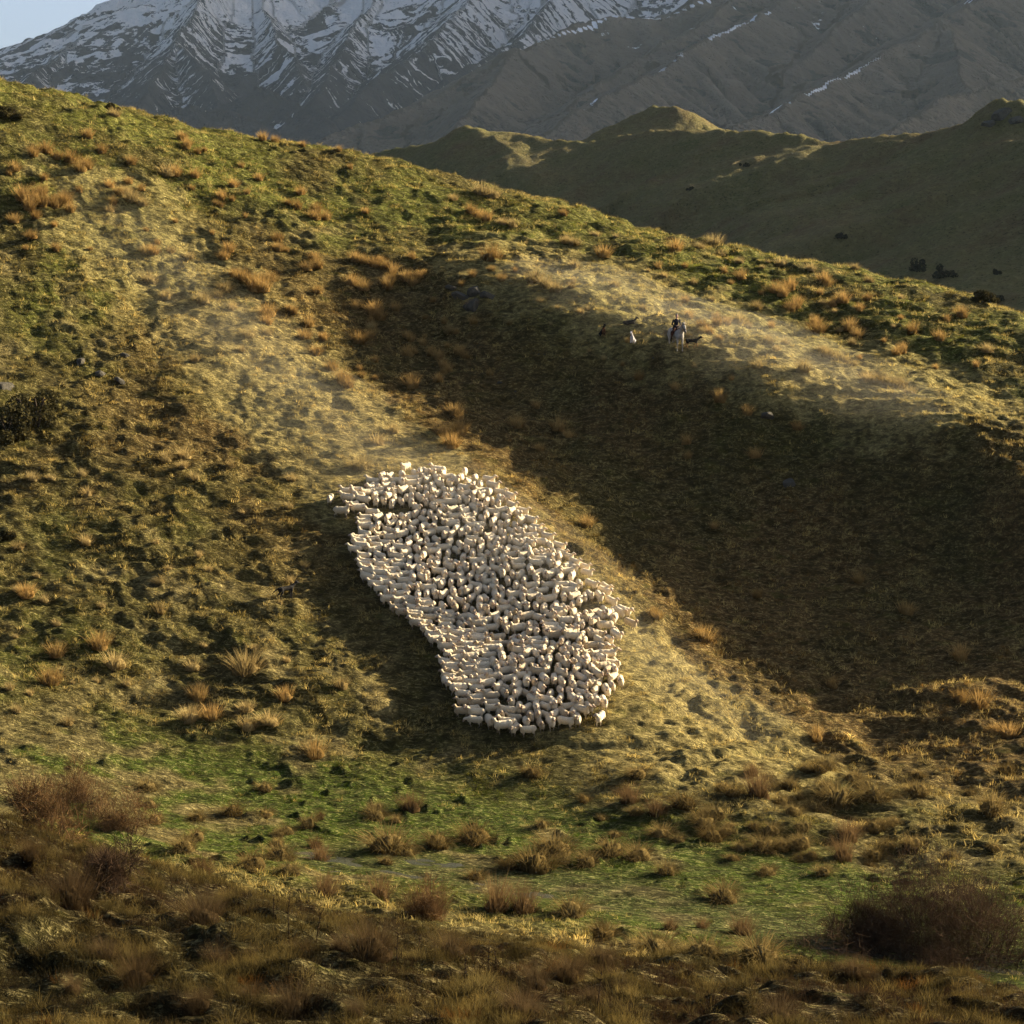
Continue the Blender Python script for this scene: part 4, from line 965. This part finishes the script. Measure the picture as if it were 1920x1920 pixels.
def sheep_mesh(seed, yaw=0.0, pitch=0.0, gait=0.0, tris=1100, voxel=0.023):
    """a merino facing +X; yaw turns the head, pitch < 0 lowers it"""
    bm = bmesh.new(); V = Vector
    ell(bm, V((0, 0, .54)), (.46, .235, .235)); ell(bm, V((-.33, 0, .55)), (.22, .22, .225)); ell(bm, V((.27, 0, .56)), (.22, .215, .24)); ell(bm, V((.39, 0, .49)), (.15, .165, .19))
    ell(bm, V((-.05, 0, .46)), (.34, .21, .20))
    base = V((.38, 0, .60)); nl = .31
    d = V((math.cos(yaw * .6) * math.cos(1.0 + pitch), math.sin(yaw * .6) * math.cos(1.0 + pitch), math.sin(1.0 + pitch)))
    poll = base + d * nl
    cap(bm, base - d * .05, poll, .150, .092)
    hp = -.45 + pitch * .55
    f = V((math.cos(yaw) * math.cos(hp), math.sin(yaw) * math.cos(hp), math.sin(hp))); s = V((-math.sin(yaw), math.cos(yaw), 0)); u = f.cross(s) * -1
    u = s.cross(f) * -1 if u.z < 0 else u
    skull = poll + f * .03 + V((0, 0, .02)); muz = skull + f * .20
    cap(bm, skull - f * .02, skull + f * .07, .098, .086); cap(bm, skull + f * .05, muz, .086, .056)
    for k in (-1, 1):
        e = skull + s * k * .13 - f * .015 + V((0, 0, .012))
        cap(bm, skull + s * k * .07, e, .030, .026, 3); cap(bm, e, e + s * k * .05 - V((0, 0, .015)), .026, .015, 3)
    for k, (hx, ph) in ((-1, (.30, 1)), (1, (.30, -1))):
        g = gait * ph
        limb(bm, [((hx, k * .12, .40), .085), ((hx + .02 + g * .06, k * .115, .22), .040), ((hx + g * .13, k * .11, .03), .031)])
        ell(bm, V((hx + .012 + g * .13, k * .11, .022)), (.042, .032, .028), sub=1)
        limb(bm, [((-.32, k * .13, .45), .12), ((-.30 - g * .04, k * .13, .32), .075), ((-.40 - g * .08, k * .125, .21), .040), ((-.37 - g * .13, k * .12, .03), .030)])
        ell(bm, V((-.358 - g * .13, k * .12, .022)), (.042, .032, .028), sub=1)
    cap(bm, (-.52, 0, .60), (-.56, 0, .47), .045, .03, 4)
    me = remeshed('sheep', bm, voxel, tris, 3)
    n = len(me.vertices); co = np.empty(n * 3, np.float32); me.vertices.foreach_get('co', co); co = co.reshape(-1, 3)
    no = np.empty(n * 3, np.float32); me.vertices.foreach_get('normal', no); no = no.reshape(-1, 3)
    wool = (co[:, 2] > .27) & (np.linalg.norm(co - np.array(muz), axis=1) > .22)
    k = gnoise(co[:, 0] * 16 + seed, co[:, 1] * 16 + co[:, 2] * 9, seed) + .6 * gnoise(co[:, 0] * 9, co[:, 2] * 11 + co[:, 1] * 5, seed + 3)
    co[wool] += no[wool] * (k[wool] * .014)[:, None]
    me.vertices.foreach_set('co', co.ravel()); me.update()
    def zone(c):
        c = Vector(c)
        if (c - muz - f * .03).length < .042: return 2
        if (c - (skull + f * .16)).length < .145 or abs((c - skull).dot(s)) > .105 and (c - skull).length < .24: return 1
        if c.z < .25: return 3
        return 0
    paint(me, [M_WOOL, M_FACE, M_NOSE, M_SLEG], zone)
    return me
SHEEP = [sheep_mesh(1), sheep_mesh(2, .5, .1), sheep_mesh(3, -.5, .1), sheep_mesh(4, .15, .25, .6), sheep_mesh(5, -.2, -.15, -.7), sheep_mesh(6, .9, .05), sheep_mesh(7, -.9, .15, .4)]
GRAZE = sheep_mesh(8, .1, -1.25, .6)

# mob outline in pixels (feet), from the photograph
MOB = np.array([(648, 935), (692, 920), (735, 900), (790, 893), (835, 893), (850, 905), (905, 912), (945, 935), (990, 985), (1040, 1040), (1085, 1090), (1150, 1140), (1172, 1162), (1150, 1180),
    (1153, 1215), (1158, 1250), (1150, 1300), (1128, 1330), (1108, 1355), (1060, 1368), (985, 1385), (905, 1365), (872, 1338), (838, 1292), (832, 1245), (795, 1195), (742, 1155), (695, 1095), (675, 1045), (668, 1000), (700, 965), (655, 962)], float)
def in_poly(x, y, poly):
    c = np.zeros(np.shape(x), bool); j = len(poly) - 1
    for i in range(len(poly)):
        xi, yi, xj, yj = *poly[i], *poly[j]
        c ^= ((yi > y) != (yj > y)) & (x < (xj - xi) * (y - yi) / (yj - yi + 1e-12) + xi); j = i
    return c
flock = []                                         # x, y, heading, px, py
def heading(px, py):
    """which way sheep face, radians from +X; left flank looks left, the rest down the slope to the camera"""
    lx = np.interp(py, [900, 1000, 1100, 1200, 1300, 1380], [650, 670, 700, 795, 845, 930]); rx = np.interp(py, [900, 960, 1040, 1100, 1150, 1250, 1380], [880, 975, 1040, 1095, 1160, 1155, 1080])
    u = np.clip((px - lx) / (rx - lx), 0, 1)
    left = sstep(0.0, 1.0, (1.0 - u / (0.26 + 0.32 * sstep(1130, 1230, py))) * 1.2) * 0.92
    if random.random() < left: return math.pi + random.gauss(0.08, 0.26)
    if random.random() < 0.16: return math.pi + random.gauss(0.25, 0.4)
    return -1.65 + 0.25 * float(u) + random.gauss(0, 0.36)
def try_add(px, py, h=None, gap=1.0):
    p = hit(px, py, 60)
    if p is None: return False
    h = heading(px, py) if h is None else h
    c, s = math.cos(h), math.sin(h)
    for (x, y, g, *_ ) in flock:
        dx, dy = p[0] - x, p[1] - y
        if dx * dx + dy * dy > 1.6: continue
        a1, b1 = dx * c + dy * s, -dx * s + dy * c
        cg, sg = math.cos(g), math.sin(g); a2, b2 = dx * cg + dy * sg, -dx * sg + dy * cg
        if (a1 / .62) ** 2 + (b1 / .325) ** 2 < gap or (a2 / .62) ** 2 + (b2 / .325) ** 2 < gap: return False
    flock.append((p[0], p[1], h, px, py)); return True
SINGLES = [  # px, py, heading, mesh, label
    (640, 970, -0.1, 3, 'sheep trotting alone off the upper left corner of the flock'), (890, 1362, 3.05, 'g', 'sheep with its head lowered to graze at the bottom left of the flock'),
    (918, 1366, -1.35, 5, 'sheep facing the camera beside the grazing one at the flock front'), (990, 1382, -2.9, 0, 'lowest sheep of the flock, side on and facing left'),
    (965, 1358, 3.0, 0, 'sheep facing left just above the lowest one'), (1060, 1366, -0.35, 1, 'sheep side on facing right at the lower right front of the flock'), (1082, 1362, -1.5, 2, 'sheep looking at the camera at the lower right corner of the flock'),
    (1130, 1330, -1.4, 0, 'sheep standing apart at the lower right edge facing the camera'), (1138, 1240, 0.15, 4, 'sheep stepping out to the right from the right edge of the flock'),
    (836, 1226, 3.05, 0, 'sheep side on at the left edge in front of a small gap'), (652, 945, 3.0, 0, 'sheep side on at the upper left end of the flock'), (1168, 1160, -0.7, 4, 'sheep at the pointed right corner of the flock'),
    (822, 894, 2.9, 1, 'hindmost sheep at the top edge of the flock'), (672, 1030, 2.9, 3, 'sheep leaning out at the left edge of the upper flock')]
singles_idx = {}
for a, b, h, m_, lab in SINGLES:
    n0 = len(flock)
    if try_add(a, b, h, 0.8): singles_idx[n0] = (m_, lab)
for k in range(26):                                # the file running down the right edge
    t = k / 25; a, b = 915 + 250 * t, 915 + 60 * t + 185 * t ** 1.1
    try_add(a + random.gauss(0, 3), b + random.gauss(0, 3), -0.75 + random.gauss(0, 0.15), 0.8)
_rs = random.Random(5)
for a, b in [(624, 950), (662, 1050), (728, 1146), (862, 1345), (1120, 1362), (1160, 1290), (1182, 1180), (1100, 1082), (1130, 1112), (700, 905), (760, 888), (870, 898)]:
    try_add(a + _rs.gauss(0, 4), b + _rs.gauss(0, 4), None, 0.9)
GAPS = [(748, 968, 34, 12), (700, 962, 26, 9), (1120, 1146, 26, 8)]
_tries = rng.uniform((600, 880), (1200, 1400), (26000, 2))
_tries = _tries[in_poly(_tries[:, 0] + 11 * gnoise(_tries[:, 0] / 26, _tries[:, 1] / 26, 9), _tries[:, 1] + 9 * gnoise(_tries[:, 0] / 26, _tries[:, 1] / 26, 10), MOB)]
for a, b in _tries:
    if any(((a - gx) / gw) ** 2 + ((b - gy) / gh) ** 2 < 1 for gx, gy, gw, gh in GAPS): continue
    try_add(a, b)
    if len(flock) >= 760: break

order = sorted(range(len(flock)), key=lambda i: (i not in singles_idx, flock[i][1]))
ROWS = [(1330, 'front row'), (1270, 'lower part'), (1200, 'lower middle'), (1120, 'middle'), (1040, 'upper middle'), (0, 'upper part')]
def sheep_words(px, py, h):
    lx = np.interp(py, [900, 1000, 1100, 1200, 1300, 1380], [650, 670, 700, 795, 845, 930]); rx = np.interp(py, [900, 960, 1040, 1100, 1150, 1250, 1380], [880, 975, 1040, 1095, 1160, 1155, 1080])
    u = (px - lx) / (rx - lx); row = next(w for y, w in ROWS if py >= y)
    side = 'left flank' if u < .22 else 'right flank' if u > .8 else 'left centre' if u < .5 else 'right centre'
    look = 'facing left' if math.cos(h) < -.75 else 'facing right' if math.cos(h) > .6 else 'facing the camera'
    return look, row, side
rest = []
tally = {}
objs = []
for n_, i in enumerate(order):
    x, y, h, px, py = flock[i]
    if n_ >= 300: rest.append(i); continue
    m_ = singles_idx[i][0] if i in singles_idx else random.randrange(len(SHEEP))
    me = GRAZE if m_ == 'g' else SHEEP[m_]
    nn = gnormal(x, y, 0.6); z = float(ground(x, y))
    o = link('sheep', me, loc=(x, y, z - 0.02), cat='sheep')
    s = random.uniform(0.77, 0.96); o.scale = (s, s * random.uniform(.95, 1.08), s)
    fwd = Vector((math.cos(h), math.sin(h), 0)); up = Vector(nn).lerp(Vector((0, 0, 1)), 0.5).normalized()
    side = up.cross(fwd).normalized(); fwd = side.cross(up)
    o.rotation_euler = Matrix((fwd, side, up)).transposed().to_euler()
    if i in singles_idx: tag(o, singles_idx[i][1], group='sheep of the mustered flock')
    else:
        w = sheep_words(px, py, h); tally.setdefault(w, []).append((o, px, py))
for (look, row, side), its in tally.items():
    for o, *_ in its: tag(o, 'cream sheep %s packed in the %s, %s of the flock' % (look, row, side), group='sheep of the %s, %s' % (row, side))
    if len(its) < 2: continue
    for word, key in (('leftmost', lambda t: t[1]), ('rightmost', lambda t: -t[1]), ('hindmost', lambda t: t[2]), ('foremost', lambda t: -t[2])):
        o = sorted(its, key=key)[0][0]
        if o['label'].startswith('cream'): o['label'] = '%s cream sheep %s in the %s, %s of the flock' % (word, look, row, side)
# the far sheep, past the first three hundred
SMALL = [sheep_mesh(20 + k, yw, pt, gt, 420, 0.03) for k, (yw, pt, gt) in enumerate(((0, 0, 0), (.5, .1, .3), (-.6, .1, -.4), (.2, .2, .6)))]
def mesh_arrays(me):
    co = np.empty(len(me.vertices) * 3, np.float32); me.vertices.foreach_get('co', co)
    me.calc_loop_triangles(); tr = np.empty(len(me.loop_triangles) * 3, np.int32); me.loop_triangles.foreach_get('vertices', tr)
    mi = np.empty(len(me.loop_triangles), np.int32); me.loop_triangles.foreach_get('material_index', mi)
    return co.reshape(-1, 3), tr.reshape(-1, 3), mi
arr = [mesh_arrays(m) for m in SMALL]
Vs, Fs, Ms, off = [], [], [], 0
for i in rest:
    x, y, h, px, py = flock[i]; co, tr, mi = arr[random.randrange(4)]
    s = random.uniform(.77, .96); up = Vector(gnormal(x, y, .6)).lerp(Vector((0, 0, 1)), .5).normalized()
    side = up.cross(Vector((math.cos(h), math.sin(h), 0))).normalized(); fwd = side.cross(up)
    B = np.array([fwd, side, up]) * s
    Vs.append(co @ B + np.array([x, y, float(ground(x, y)) - .02])); Fs.append(tr + off); Ms.append(mi); off += len(co)
if rest:
    me = mesh_np('distant_flock', np.vstack(Vs), np.vstack(Fs))
    for m in (M_WOOL, M_FACE, M_NOSE, M_SLEG): me.materials.append(m)
    me.polygons.foreach_set('material_index', np.concatenate(Ms)); me.update()
    link('distant_flock', me, kind='stuff')

# ---- dogs (facing +X)
def dog_mesh(pose, mats, zone, seed=1):
    bm = bmesh.new(); V = Vector
    if pose == 'sit':
        limb(bm, [((-.16, 0, .17), .12), ((0, 0, .33), .105), ((.10, 0, .46), .085)])
        nb = V((.10, 0, .48)); hd = V((.20, 0, .64))
        for k in (-1, 1):
            limb(bm, [((.10, k * .07, .38), .05), ((.14, k * .07, .18), .028), ((.15, k * .07, .02), .024)])
            limb(bm, [((-.14, k * .10, .15), .09), ((.0, k * .12, .11), .05), ((-.12, k * .12, .04), .03), ((.0, k * .12, .02), .026)])
        tail = [((-.24, 0, .08), .03), ((-.40, .05, .03), .025), ((-.52, .12, .03), .015)]
    elif pose == 'lie':
        limb(bm, [((-.28, 0, .13), .12), ((0, 0, .14), .115), ((.22, 0, .17), .12)])
        nb = V((.27, 0, .22)); hd = V((.38, 0, .38))
        for k in (-1, 1):
            limb(bm, [((.20, k * .08, .12), .05), ((.36, k * .09, .03), .028), ((.48, k * .09, .025), .026)])
            limb(bm, [((-.26, k * .10, .12), .09), ((-.08, k * .15, .07), .045), ((-.24, k * .15, .03), .028)])
        tail = [((-.38, 0, .10), .03), ((-.55, .05, .04), .025), ((-.68, .1, .03), .014)]
    else:
        limb(bm, [((-.26, 0, .43), .105), ((0, 0, .42), .10), ((.22, 0, .43), .125)])
        nb = V((.28, 0, .48)); hd = V((.46, 0, .60))
        g = .10 if pose == 'walk' else .02
        for k in (-1, 1):
            limb(bm, [((.22, k * .07, .40), .062), ((.22 + k * g * .6, k * .07, .22), .032), ((.22 + k * g, k * .07, .02), .024)])
            limb(bm, [((-.26, k * .08, .42), .085), ((-.22 - k * g * .3, k * .08, .30), .05), ((-.33 - k * g * .6, k * .08, .17), .028), ((-.30 - k * g, k * .08, .02), .024)])
        tail = [((-.35, 0, .46), .03), ((-.50, 0, .40), .03), ((-.64, 0, .30), .016)]
    cap(bm, nb, hd, .078, .062); ell(bm, hd + V((.03, 0, .015)), (.085, .07, .068)); cap(bm, hd + V((.08, 0, 0)), hd + V((.17, 0, -.025)), .042, .027, 4)
    for k in (-1, 1): cap(bm, hd + V((0, k * .045, .05)), hd + V((-.03, k * .07, .115)), .026, .010, 4)
    limb(bm, tail)
    me = remeshed('dog', bm, .015, 1600, 3); paint(me, mats, lambda c: zone(c, hd)); return me
M_BLACK = coat('black_coat', (0.010, 0.010, 0.011), (0.024, 0.022, 0.021), 20)
M_TAN = coat('tan_coat', (0.22, 0.11, 0.04), (0.36, 0.20, 0.08), 20)
M_RED = coat('red_brown_coat', (0.10, 0.045, 0.02), (0.20, 0.09, 0.04), 20)
M_DWHITE = coat('white_coat', (0.60, 0.56, 0.56), (0.76, 0.72, 0.72), 20)
def place(name, me, px, py, h, label, cat, s=1.0, sink=0.01):
    p = hit(px, py, 60); o = link(name, me, loc=(p[0], p[1], p[2] - sink), label=label, cat=cat); o.rotation_euler = (0, 0, h); s *= 1.15; o.scale = (s, s, s); return o
zb = lambda c, hd: 0
zt = lambda c, hd: 1 if c[2] < .26 or (c[0] > hd.x + .10) else 0
zs_ = lambda c, hd: 1 if (c[0] > .05 and c[2] < .50) else 0
zw = lambda c, hd: 1 if (Vector(c) - hd - Vector((-.02, 0, .03))).length < .085 and c[1] > 0 else 0
place('dog', dog_mesh('stand', [M_BLACK], zb), 537, 1126, -2.45 + math.pi, 'black dog standing guard on the slope left of the flock', 'dog', 1.3, -0.06)
place('dog', dog_mesh('walk', [M_BLACK, M_TAN], zt), 1297, 655, -0.15, 'black and tan dog walking on the right of the horse', 'dog', 1.15)
place('dog', dog_mesh('sit', [M_BLACK, M_RED], zs_), 1130, 634, -1.1, 'brown chested black dog sitting on the lip left of the rider', 'dog', 1.15)
place('dog', dog_mesh('sit', [M_DWHITE, M_BLACK], zw), 1186, 645, -2.0, 'white dog sitting between the sitting brown dog and the horse', 'dog', 1.05)
place('dog', dog_mesh('lie', [M_BLACK], zb), 1180, 612, 0.1, 'black dog lying in the pale grass behind the white dog', 'dog', 1.15)

# ---- horse (facing +X), its tack, and the rider
M_GREYHORSE = coat('grey_horse_coat', (0.24, 0.228, 0.205), (0.42, 0.395, 0.355), 5)
M_HMUZZ = coat('horse_muzzle', (0.12, 0.10, 0.09), (0.22, 0.19, 0.17), 10)
M_HOOF = coat('horse_hoof', (0.10, 0.085, 0.07), (0.2, 0.17, 0.14), 10)
M_MANE = coat('horse_mane', (0.30, 0.28, 0.25), (0.55, 0.52, 0.47), 20)
M_LEATHER = coat('saddle_leather', (0.045, 0.022, 0.012), (0.10, 0.05, 0.025), 9)
M_JACKET = coat('dark_jacket', (0.010, 0.011, 0.016), (0.022, 0.023, 0.032), 8)
M_CHAPS = coat('brown_trousers', (0.045, 0.020, 0.014), (0.085, 0.040, 0.026), 8)
M_SKIN = coat('skin', (0.42, 0.25, 0.18), (0.52, 0.33, 0.25), 8)
M_HAIR = coat('grey_hair', (0.20, 0.19, 0.18), (0.36, 0.34, 0.32), 20)
M_BOOT = coat('black_boot', (0.012, 0.010, 0.009), (0.03, 0.025, 0.02), 8)
hp = hit(1268, 660, 60)
HH = -1.22                                          # the horse looks at the camera and a little to the right
horse = link('horse', None, loc=(hp[0], hp[1], hp[2]), label='grey white horse standing with a rider, facing down the slope', cat='horse'); horse.rotation_euler = (0, 0, HH); horse.scale = (1.15,) * 3
bm = bmesh.new(); V = Vector
limb(bm, [((-.62, 0, 1.17), .30), ((-.25, 0, 1.10), .31), ((.20, 0, 1.10), .31), ((.52, 0, 1.13), .28)])
ell(bm, V((-.66, 0, 1.22)), (.28, .27, .27)); ell(bm, V((.60, 0, 1.05)), (.20, .22, .26)); ell(bm, V((.40, 0, 1.30)), (.24, .13, .17))
limb(bm, [((.55, 0, 1.22), .23), ((.80, 0, 1.50), .165), ((.98, 0, 1.74), .125)])
limb(bm, [((.98, 0, 1.76), .125), ((1.12, 0, 1.62), .12), ((1.28, 0, 1.40), .080), ((1.35, 0, 1.28), .072)])
for k in (-1, 1):
    cap(bm, (.96, k * .06, 1.84), (.95, k * .075, 1.97), .038, .014, 5)
    limb(bm, [((.50, k * .15, 1.00), .14), ((.50 + k * .03, k * .15, .78), .095), ((.52 + k * .05, k * .15, .50), .060), ((.51 + k * .05, k * .15, .28), .042), ((.51 + k * .05, k * .15, .14), .048), ((.54 + k * .05, k * .15, .05), .055)])
    limb(bm, [((-.66, k * .16, 1.10), .20), ((-.58, k * .16, .84), .135), ((-.76 - k * .05, k * .15, .56), .068), ((-.72 - k * .05, k * .15, .28), .045), ((-.72 - k * .05, k * .15, .14), .050), ((-.69 - k * .05, k * .15, .05), .056)])
hm_ = remeshed('body', bm, .035, 3600, 3)
paint(hm_, [M_GREYHORSE, M_HMUZZ, M_HOOF], lambda c: 2 if c[2] < .09 else 1 if (Vector(c) - V((1.37, 0, 1.26))).length < .11 else 0)
link('body', hm_, parent=horse)
def strands(name, pts, mat, parent):
    me = blades_mesh(name, pts); me.materials.append(mat); return link(name, me, parent=parent)
r_ = random.Random(4)
strands('tail', [((-.92 + r_.gauss(0, .02), r_.gauss(0, .04), 1.28), math.pi + r_.gauss(0, .35), r_.uniform(.75, 1.0), 1.5, 1.6, .05, 5, 0) for _ in range(60)], M_MANE, horse)
strands('mane', [((.50 + .5 * q, 0, 1.42 + .48 * q), (1 if r_.random() < .5 else -1) * math.pi / 2 + r_.gauss(0, .3), r_.uniform(.22, .34), 1.0, 2.0, .05, 4, 0) for q in [r_.random() for _ in range(70)]], M_MANE, horse)
strands('forelock', [((1.00, r_.gauss(0, .02), 1.88), r_.gauss(0, .3), .26, 1.2, 1.8, .035, 4, 0) for _ in range(12)], M_MANE, horse)
bm = bmesh.new()
ell(bm, V((-.08, 0, 1.40)), (.30, .20, .065)); cap(bm, (.16, 0, 1.42), (.20, 0, 1.50), .055, .04); limb(bm, [((-.32, -.12, 1.45), .05), ((-.35, 0, 1.50), .055), ((-.32, .12, 1.45), .05)])
for k in (-1, 1):
    limb(bm, [((-.06, k * .20, 1.38), .05), ((-.05, k * .30, 1.20), .045), ((-.03, k * .335, .98), .04)]); ell(bm, V((-.04, k * .32, 1.14)), (.17, .035, .18))
sm = remeshed('saddle', bm, .025, 900, 2); sm.materials.clear(); sm.materials.append(M_LEATHER); link('saddle', sm, parent=horse)
for k in (-1, 1):
    VV, FF = [], []; ring = [(.02 + .07 * math.cos(t), k * .40, .66 + .08 * math.sin(t)) for t in np.linspace(0, 2 * math.pi, 13)]
    for a, b in zip(ring[:-1], ring[1:]): tube(VV, FF, a, b, .012, .012, 5)
    tube(VV, FF, (.02, k * .40, .74), (-.02, k * .345, 1.05), .014, .014, 5)
    link('stirrup', mesh_np('stirrup', np.array(VV), np.array(FF)), [M_BOOT], parent=horse)
VV, FF = [], []
for pts in ([(1.29, .10, 1.44), (1.31, 0, 1.50), (1.29, -.10, 1.44), (1.25, -.09, 1.34), (1.25, .09, 1.34), (1.29, .10, 1.44)], [(1.29, .10, 1.42), (1.02, .135, 1.70), (.95, .06, 1.88), (.95, -.06, 1.88), (1.02, -.135, 1.70), (1.29, -.10, 1.42)], [(1.10, .13, 1.72), (1.12, 0, 1.80), (1.10, -.13, 1.72)]):
    for a, b in zip(pts[:-1], pts[1:]): tube(VV, FF, a, b, .016, .016, 5)
bridle = link('bridle', mesh_np('bridle', np.array(VV), np.array(FF)), [M_LEATHER], parent=horse)
VV, FF = [], []
for k in (-1, 1):
    pts = [(1.28, k * .10, 1.38), (.95, k * .19, 1.45), (.62, k * .15, 1.55), (.36, k * .10, 1.66)]
    for a, b in zip(pts[:-1], pts[1:]): tube(VV, FF, a, b, .012, .012, 5)
link('reins', mesh_np('reins', np.array(VV), np.array(FF)), [M_LEATHER], parent=horse)

def hip(x, y, z): return V((x, y, z))
rider = link('person', None, loc=horse.location.copy(), label='rider in a dark jacket and brown trousers sitting on the grey horse', cat='person'); rider.rotation_euler = (0, 0, HH); rider.scale = (1.15,) * 3
bm = bmesh.new()
limb(bm, [((-.10, 0, 1.54), .165), ((-.09, 0, 1.68), .150), ((-.05, 0, 1.86), .165), ((-.03, 0, 1.98), .14)])
ell(bm, V((-.04, 0, 1.90)), (.125, .20, .13)); ell(bm, V((-.10, 0, 1.52)), (.17, .19, .12))
limb(bm, [((-.03, 0, 2.00), .075), ((0, 0, 2.12), .062)])
ell(bm, V((.02, 0, 2.235)), (.098, .078, .118)); ell(bm, V((.045, 0, 2.19)), (.072, .062, .085)); cap(bm, (.11, 0, 2.235), (.128, 0, 2.205), .018, .017, 3)
for k in (-1, 1):
    cap(bm, (.01, k * .078, 2.235), (.0, k * .085, 2.215), .02, .016, 3)
    limb(bm, [((-.04, k * .20, 1.97), .075), ((-.06, k * .295, 1.72), .056), ((.16, k * .20, 1.62), .046), ((.27, k * .115, 1.645), .034)])
    hb = V((.27, k * .115, 1.645)); ell(bm, hb + V((.05, 0, .005)), (.055, .026, .044))
    for fi, (dz, L) in enumerate(((.03, .052), (.011, .060), (-.008, .056), (-.026, .045))):
        b0 = hb + V((.09, 0, dz)); b1 = b0 + V((L * .55, -k * .012, -.006)); b2 = b1 + V((-.004, -k * .03, -.014))
        cap(bm, b0, b1, .0105, .010, 3); cap(bm, b1, b2, .010, .0088, 3)
    t0 = hb + V((.035, -k * .012, .036)); cap(bm, t0, t0 + V((.035, -k * .022, .018)), .0125, .010, 3)
    limb(bm, [((-.08, k * .12, 1.53), .125), ((.22, k * .30, 1.30), .088), ((.10, k * .375, .98), .062), ((.03, k * .39, .76), .046)])
    limb(bm, [((.02, k * .39, .73), .050), ((.09, k * .40, .685), .044), ((.17, k * .405, .68), .036)])
pm = remeshed('body', bm, .0125, 7000, 2)
def pz(c):
    if c[2] > 2.055: return 2
    if c[0] > .255 and c[2] > 1.55 and c[2] < 1.75 and abs(c[1]) < .16: return 2
    if c[2] > 1.50 and not (c[0] > .12 and c[2] < 1.5): return 0
    if c[2] < .88: return 3
    return 1
paint(pm, [M_JACKET, M_CHAPS, M_SKIN, M_BOOT], pz); link('body', pm, parent=rider)
bm = bmesh.new(); ell(bm, V((-.005, 0, 2.265)), (.108, .088, .105)); ell(bm, V((-.04, 0, 2.20)), (.07, .08, .08))
for v in list(bm.verts):
    if v.co.x > .055 and v.co.z < 2.30: bm.verts.remove(v)
hr = bpy.data.meshes.new('hair'); bm.to_mesh(hr); bm.free(); hr.materials.append(M_HAIR); link('hair', hr, parent=rider)
# face marks: eyes, brows, mouth
for nm, pts, rr in (('eye', [(.104, .033, 2.243), (.104, -.033, 2.243)], .011), ('mouth', [(.112, 0, 2.165)], .016)):
    for c in pts:
        bm = bmesh.new(); ell(bm, V(c), (rr * .6, rr * (1.6 if nm == 'mouth' else 1.1), rr * (.4 if nm == 'mouth' else .8)), sub=1)
        e = bpy.data.meshes.new(nm); bm.to_mesh(e); bm.free(); e.materials.append(M_LEATHER if nm == 'mouth' else M_BOOT); link(nm, e, parent=rider)

# ------------------------------------------------------------------ dust hanging over the trampled ground
def dust(name, pts, width, height, density):
    q = [np.array(p) for p in pts]; n_l, n_w = 60, 15
    seg = [np.linalg.norm(b - a) for a, b in zip(q[:-1], q[1:])]; cum = np.concatenate([[0], np.cumsum(seg)])
    ts = np.linspace(0, cum[-1], n_l); qa = np.array(q)
    cx, cyy = np.interp(ts, cum, qa[:, 0]), np.interp(ts, cum, qa[:, 1])
    tx, ty = np.gradient(cx), np.gradient(cyy); l = np.hypot(tx, ty); nx, ny = -ty / l, tx / l
    w = np.linspace(-1, 1, n_w); e = np.sin(np.pi * np.clip(ts / cum[-1], 0, 1)) ** 0.45
    wid = width * (0.35 + 0.65 * e) * (1 + .25 * gnoise(ts / 6, ts * 0 + 3.3, 5))
    X = cx[:, None] + nx[:, None] * w[None] * wid[:, None]; Y = cyy[:, None] + ny[:, None] * w[None] * wid[:, None]
    G = ground(X, Y); prof = (1 - w[None] ** 2) ** 1.2 * e[:, None] * (1 + .35 * fbm(X / 5, Y / 5, 2, 77))
    top, bot = G + 0.06 + height * prof, G - 0.35
    Vt = np.concatenate([np.stack([X, Y, top], -1).reshape(-1, 3), np.stack([X, Y, bot], -1).reshape(-1, 3)])
    f = grid_faces(n_l, n_w); N_ = n_l * n_w
    faces = [tuple(r) for r in f] + [tuple(r[::-1] + N_) for r in f]
    idx = np.arange(N_).reshape(n_l, n_w); rim = list(idx[0]) + list(idx[1:, -1]) + list(idx[-1, -2::-1]) + list(idx[-2:0:-1, 0])
    for a, b in zip(rim, rim[1:] + rim[:1]): faces.append((b, a, a + N_, b + N_))
    me = bpy.data.meshes.new(name); me.from_pydata([tuple(v) for v in Vt], [], [tuple(int(i) for i in f_) for f_ in faces]); me.update()
    bmm = bmesh.new(); bmm.from_mesh(me); bmesh.ops.recalc_face_normals(bmm, faces=bmm.faces); bmm.to_mesh(me); bmm.free()
    m = bpy.data.materials.new(name); m.use_nodes = True; t = m.node_tree; t.nodes.clear()
    o = t.nodes.new('ShaderNodeOutputMaterial'); v = t.nodes.new('ShaderNodeVolumePrincipled')
    v.inputs['Color'].default_value = (0.93, 0.88, 0.76, 1); v.inputs['Density'].default_value = density; v.inputs['Anisotropy'].default_value = 0.35
    t.links.new(v.outputs[0], o.inputs['Volume']); m.cycles.homogeneous_volume = True
    me.materials.append(m); link(name, me, kind='stuff')
def Wh(px, py): return hit(px, py, 60)[:2]
for wd, hg, dn in ((4.0, 1.2, 0.011), (7.0, 1.9, 0.008)):
    dust('dust', [Wh(120, 330), Wh(300, 500), Wh(480, 680), Wh(640, 830), Wh(850, 960), Wh(1060, 1120), Wh(1220, 1250), Wh(1500, 1420)], wd, hg, dn)
    dust('dust', [Wh(940, 500), Wh(1150, 565), Wh(1350, 630), Wh(1560, 710), Wh(1780, 800)], wd * 1.1, hg, dn)
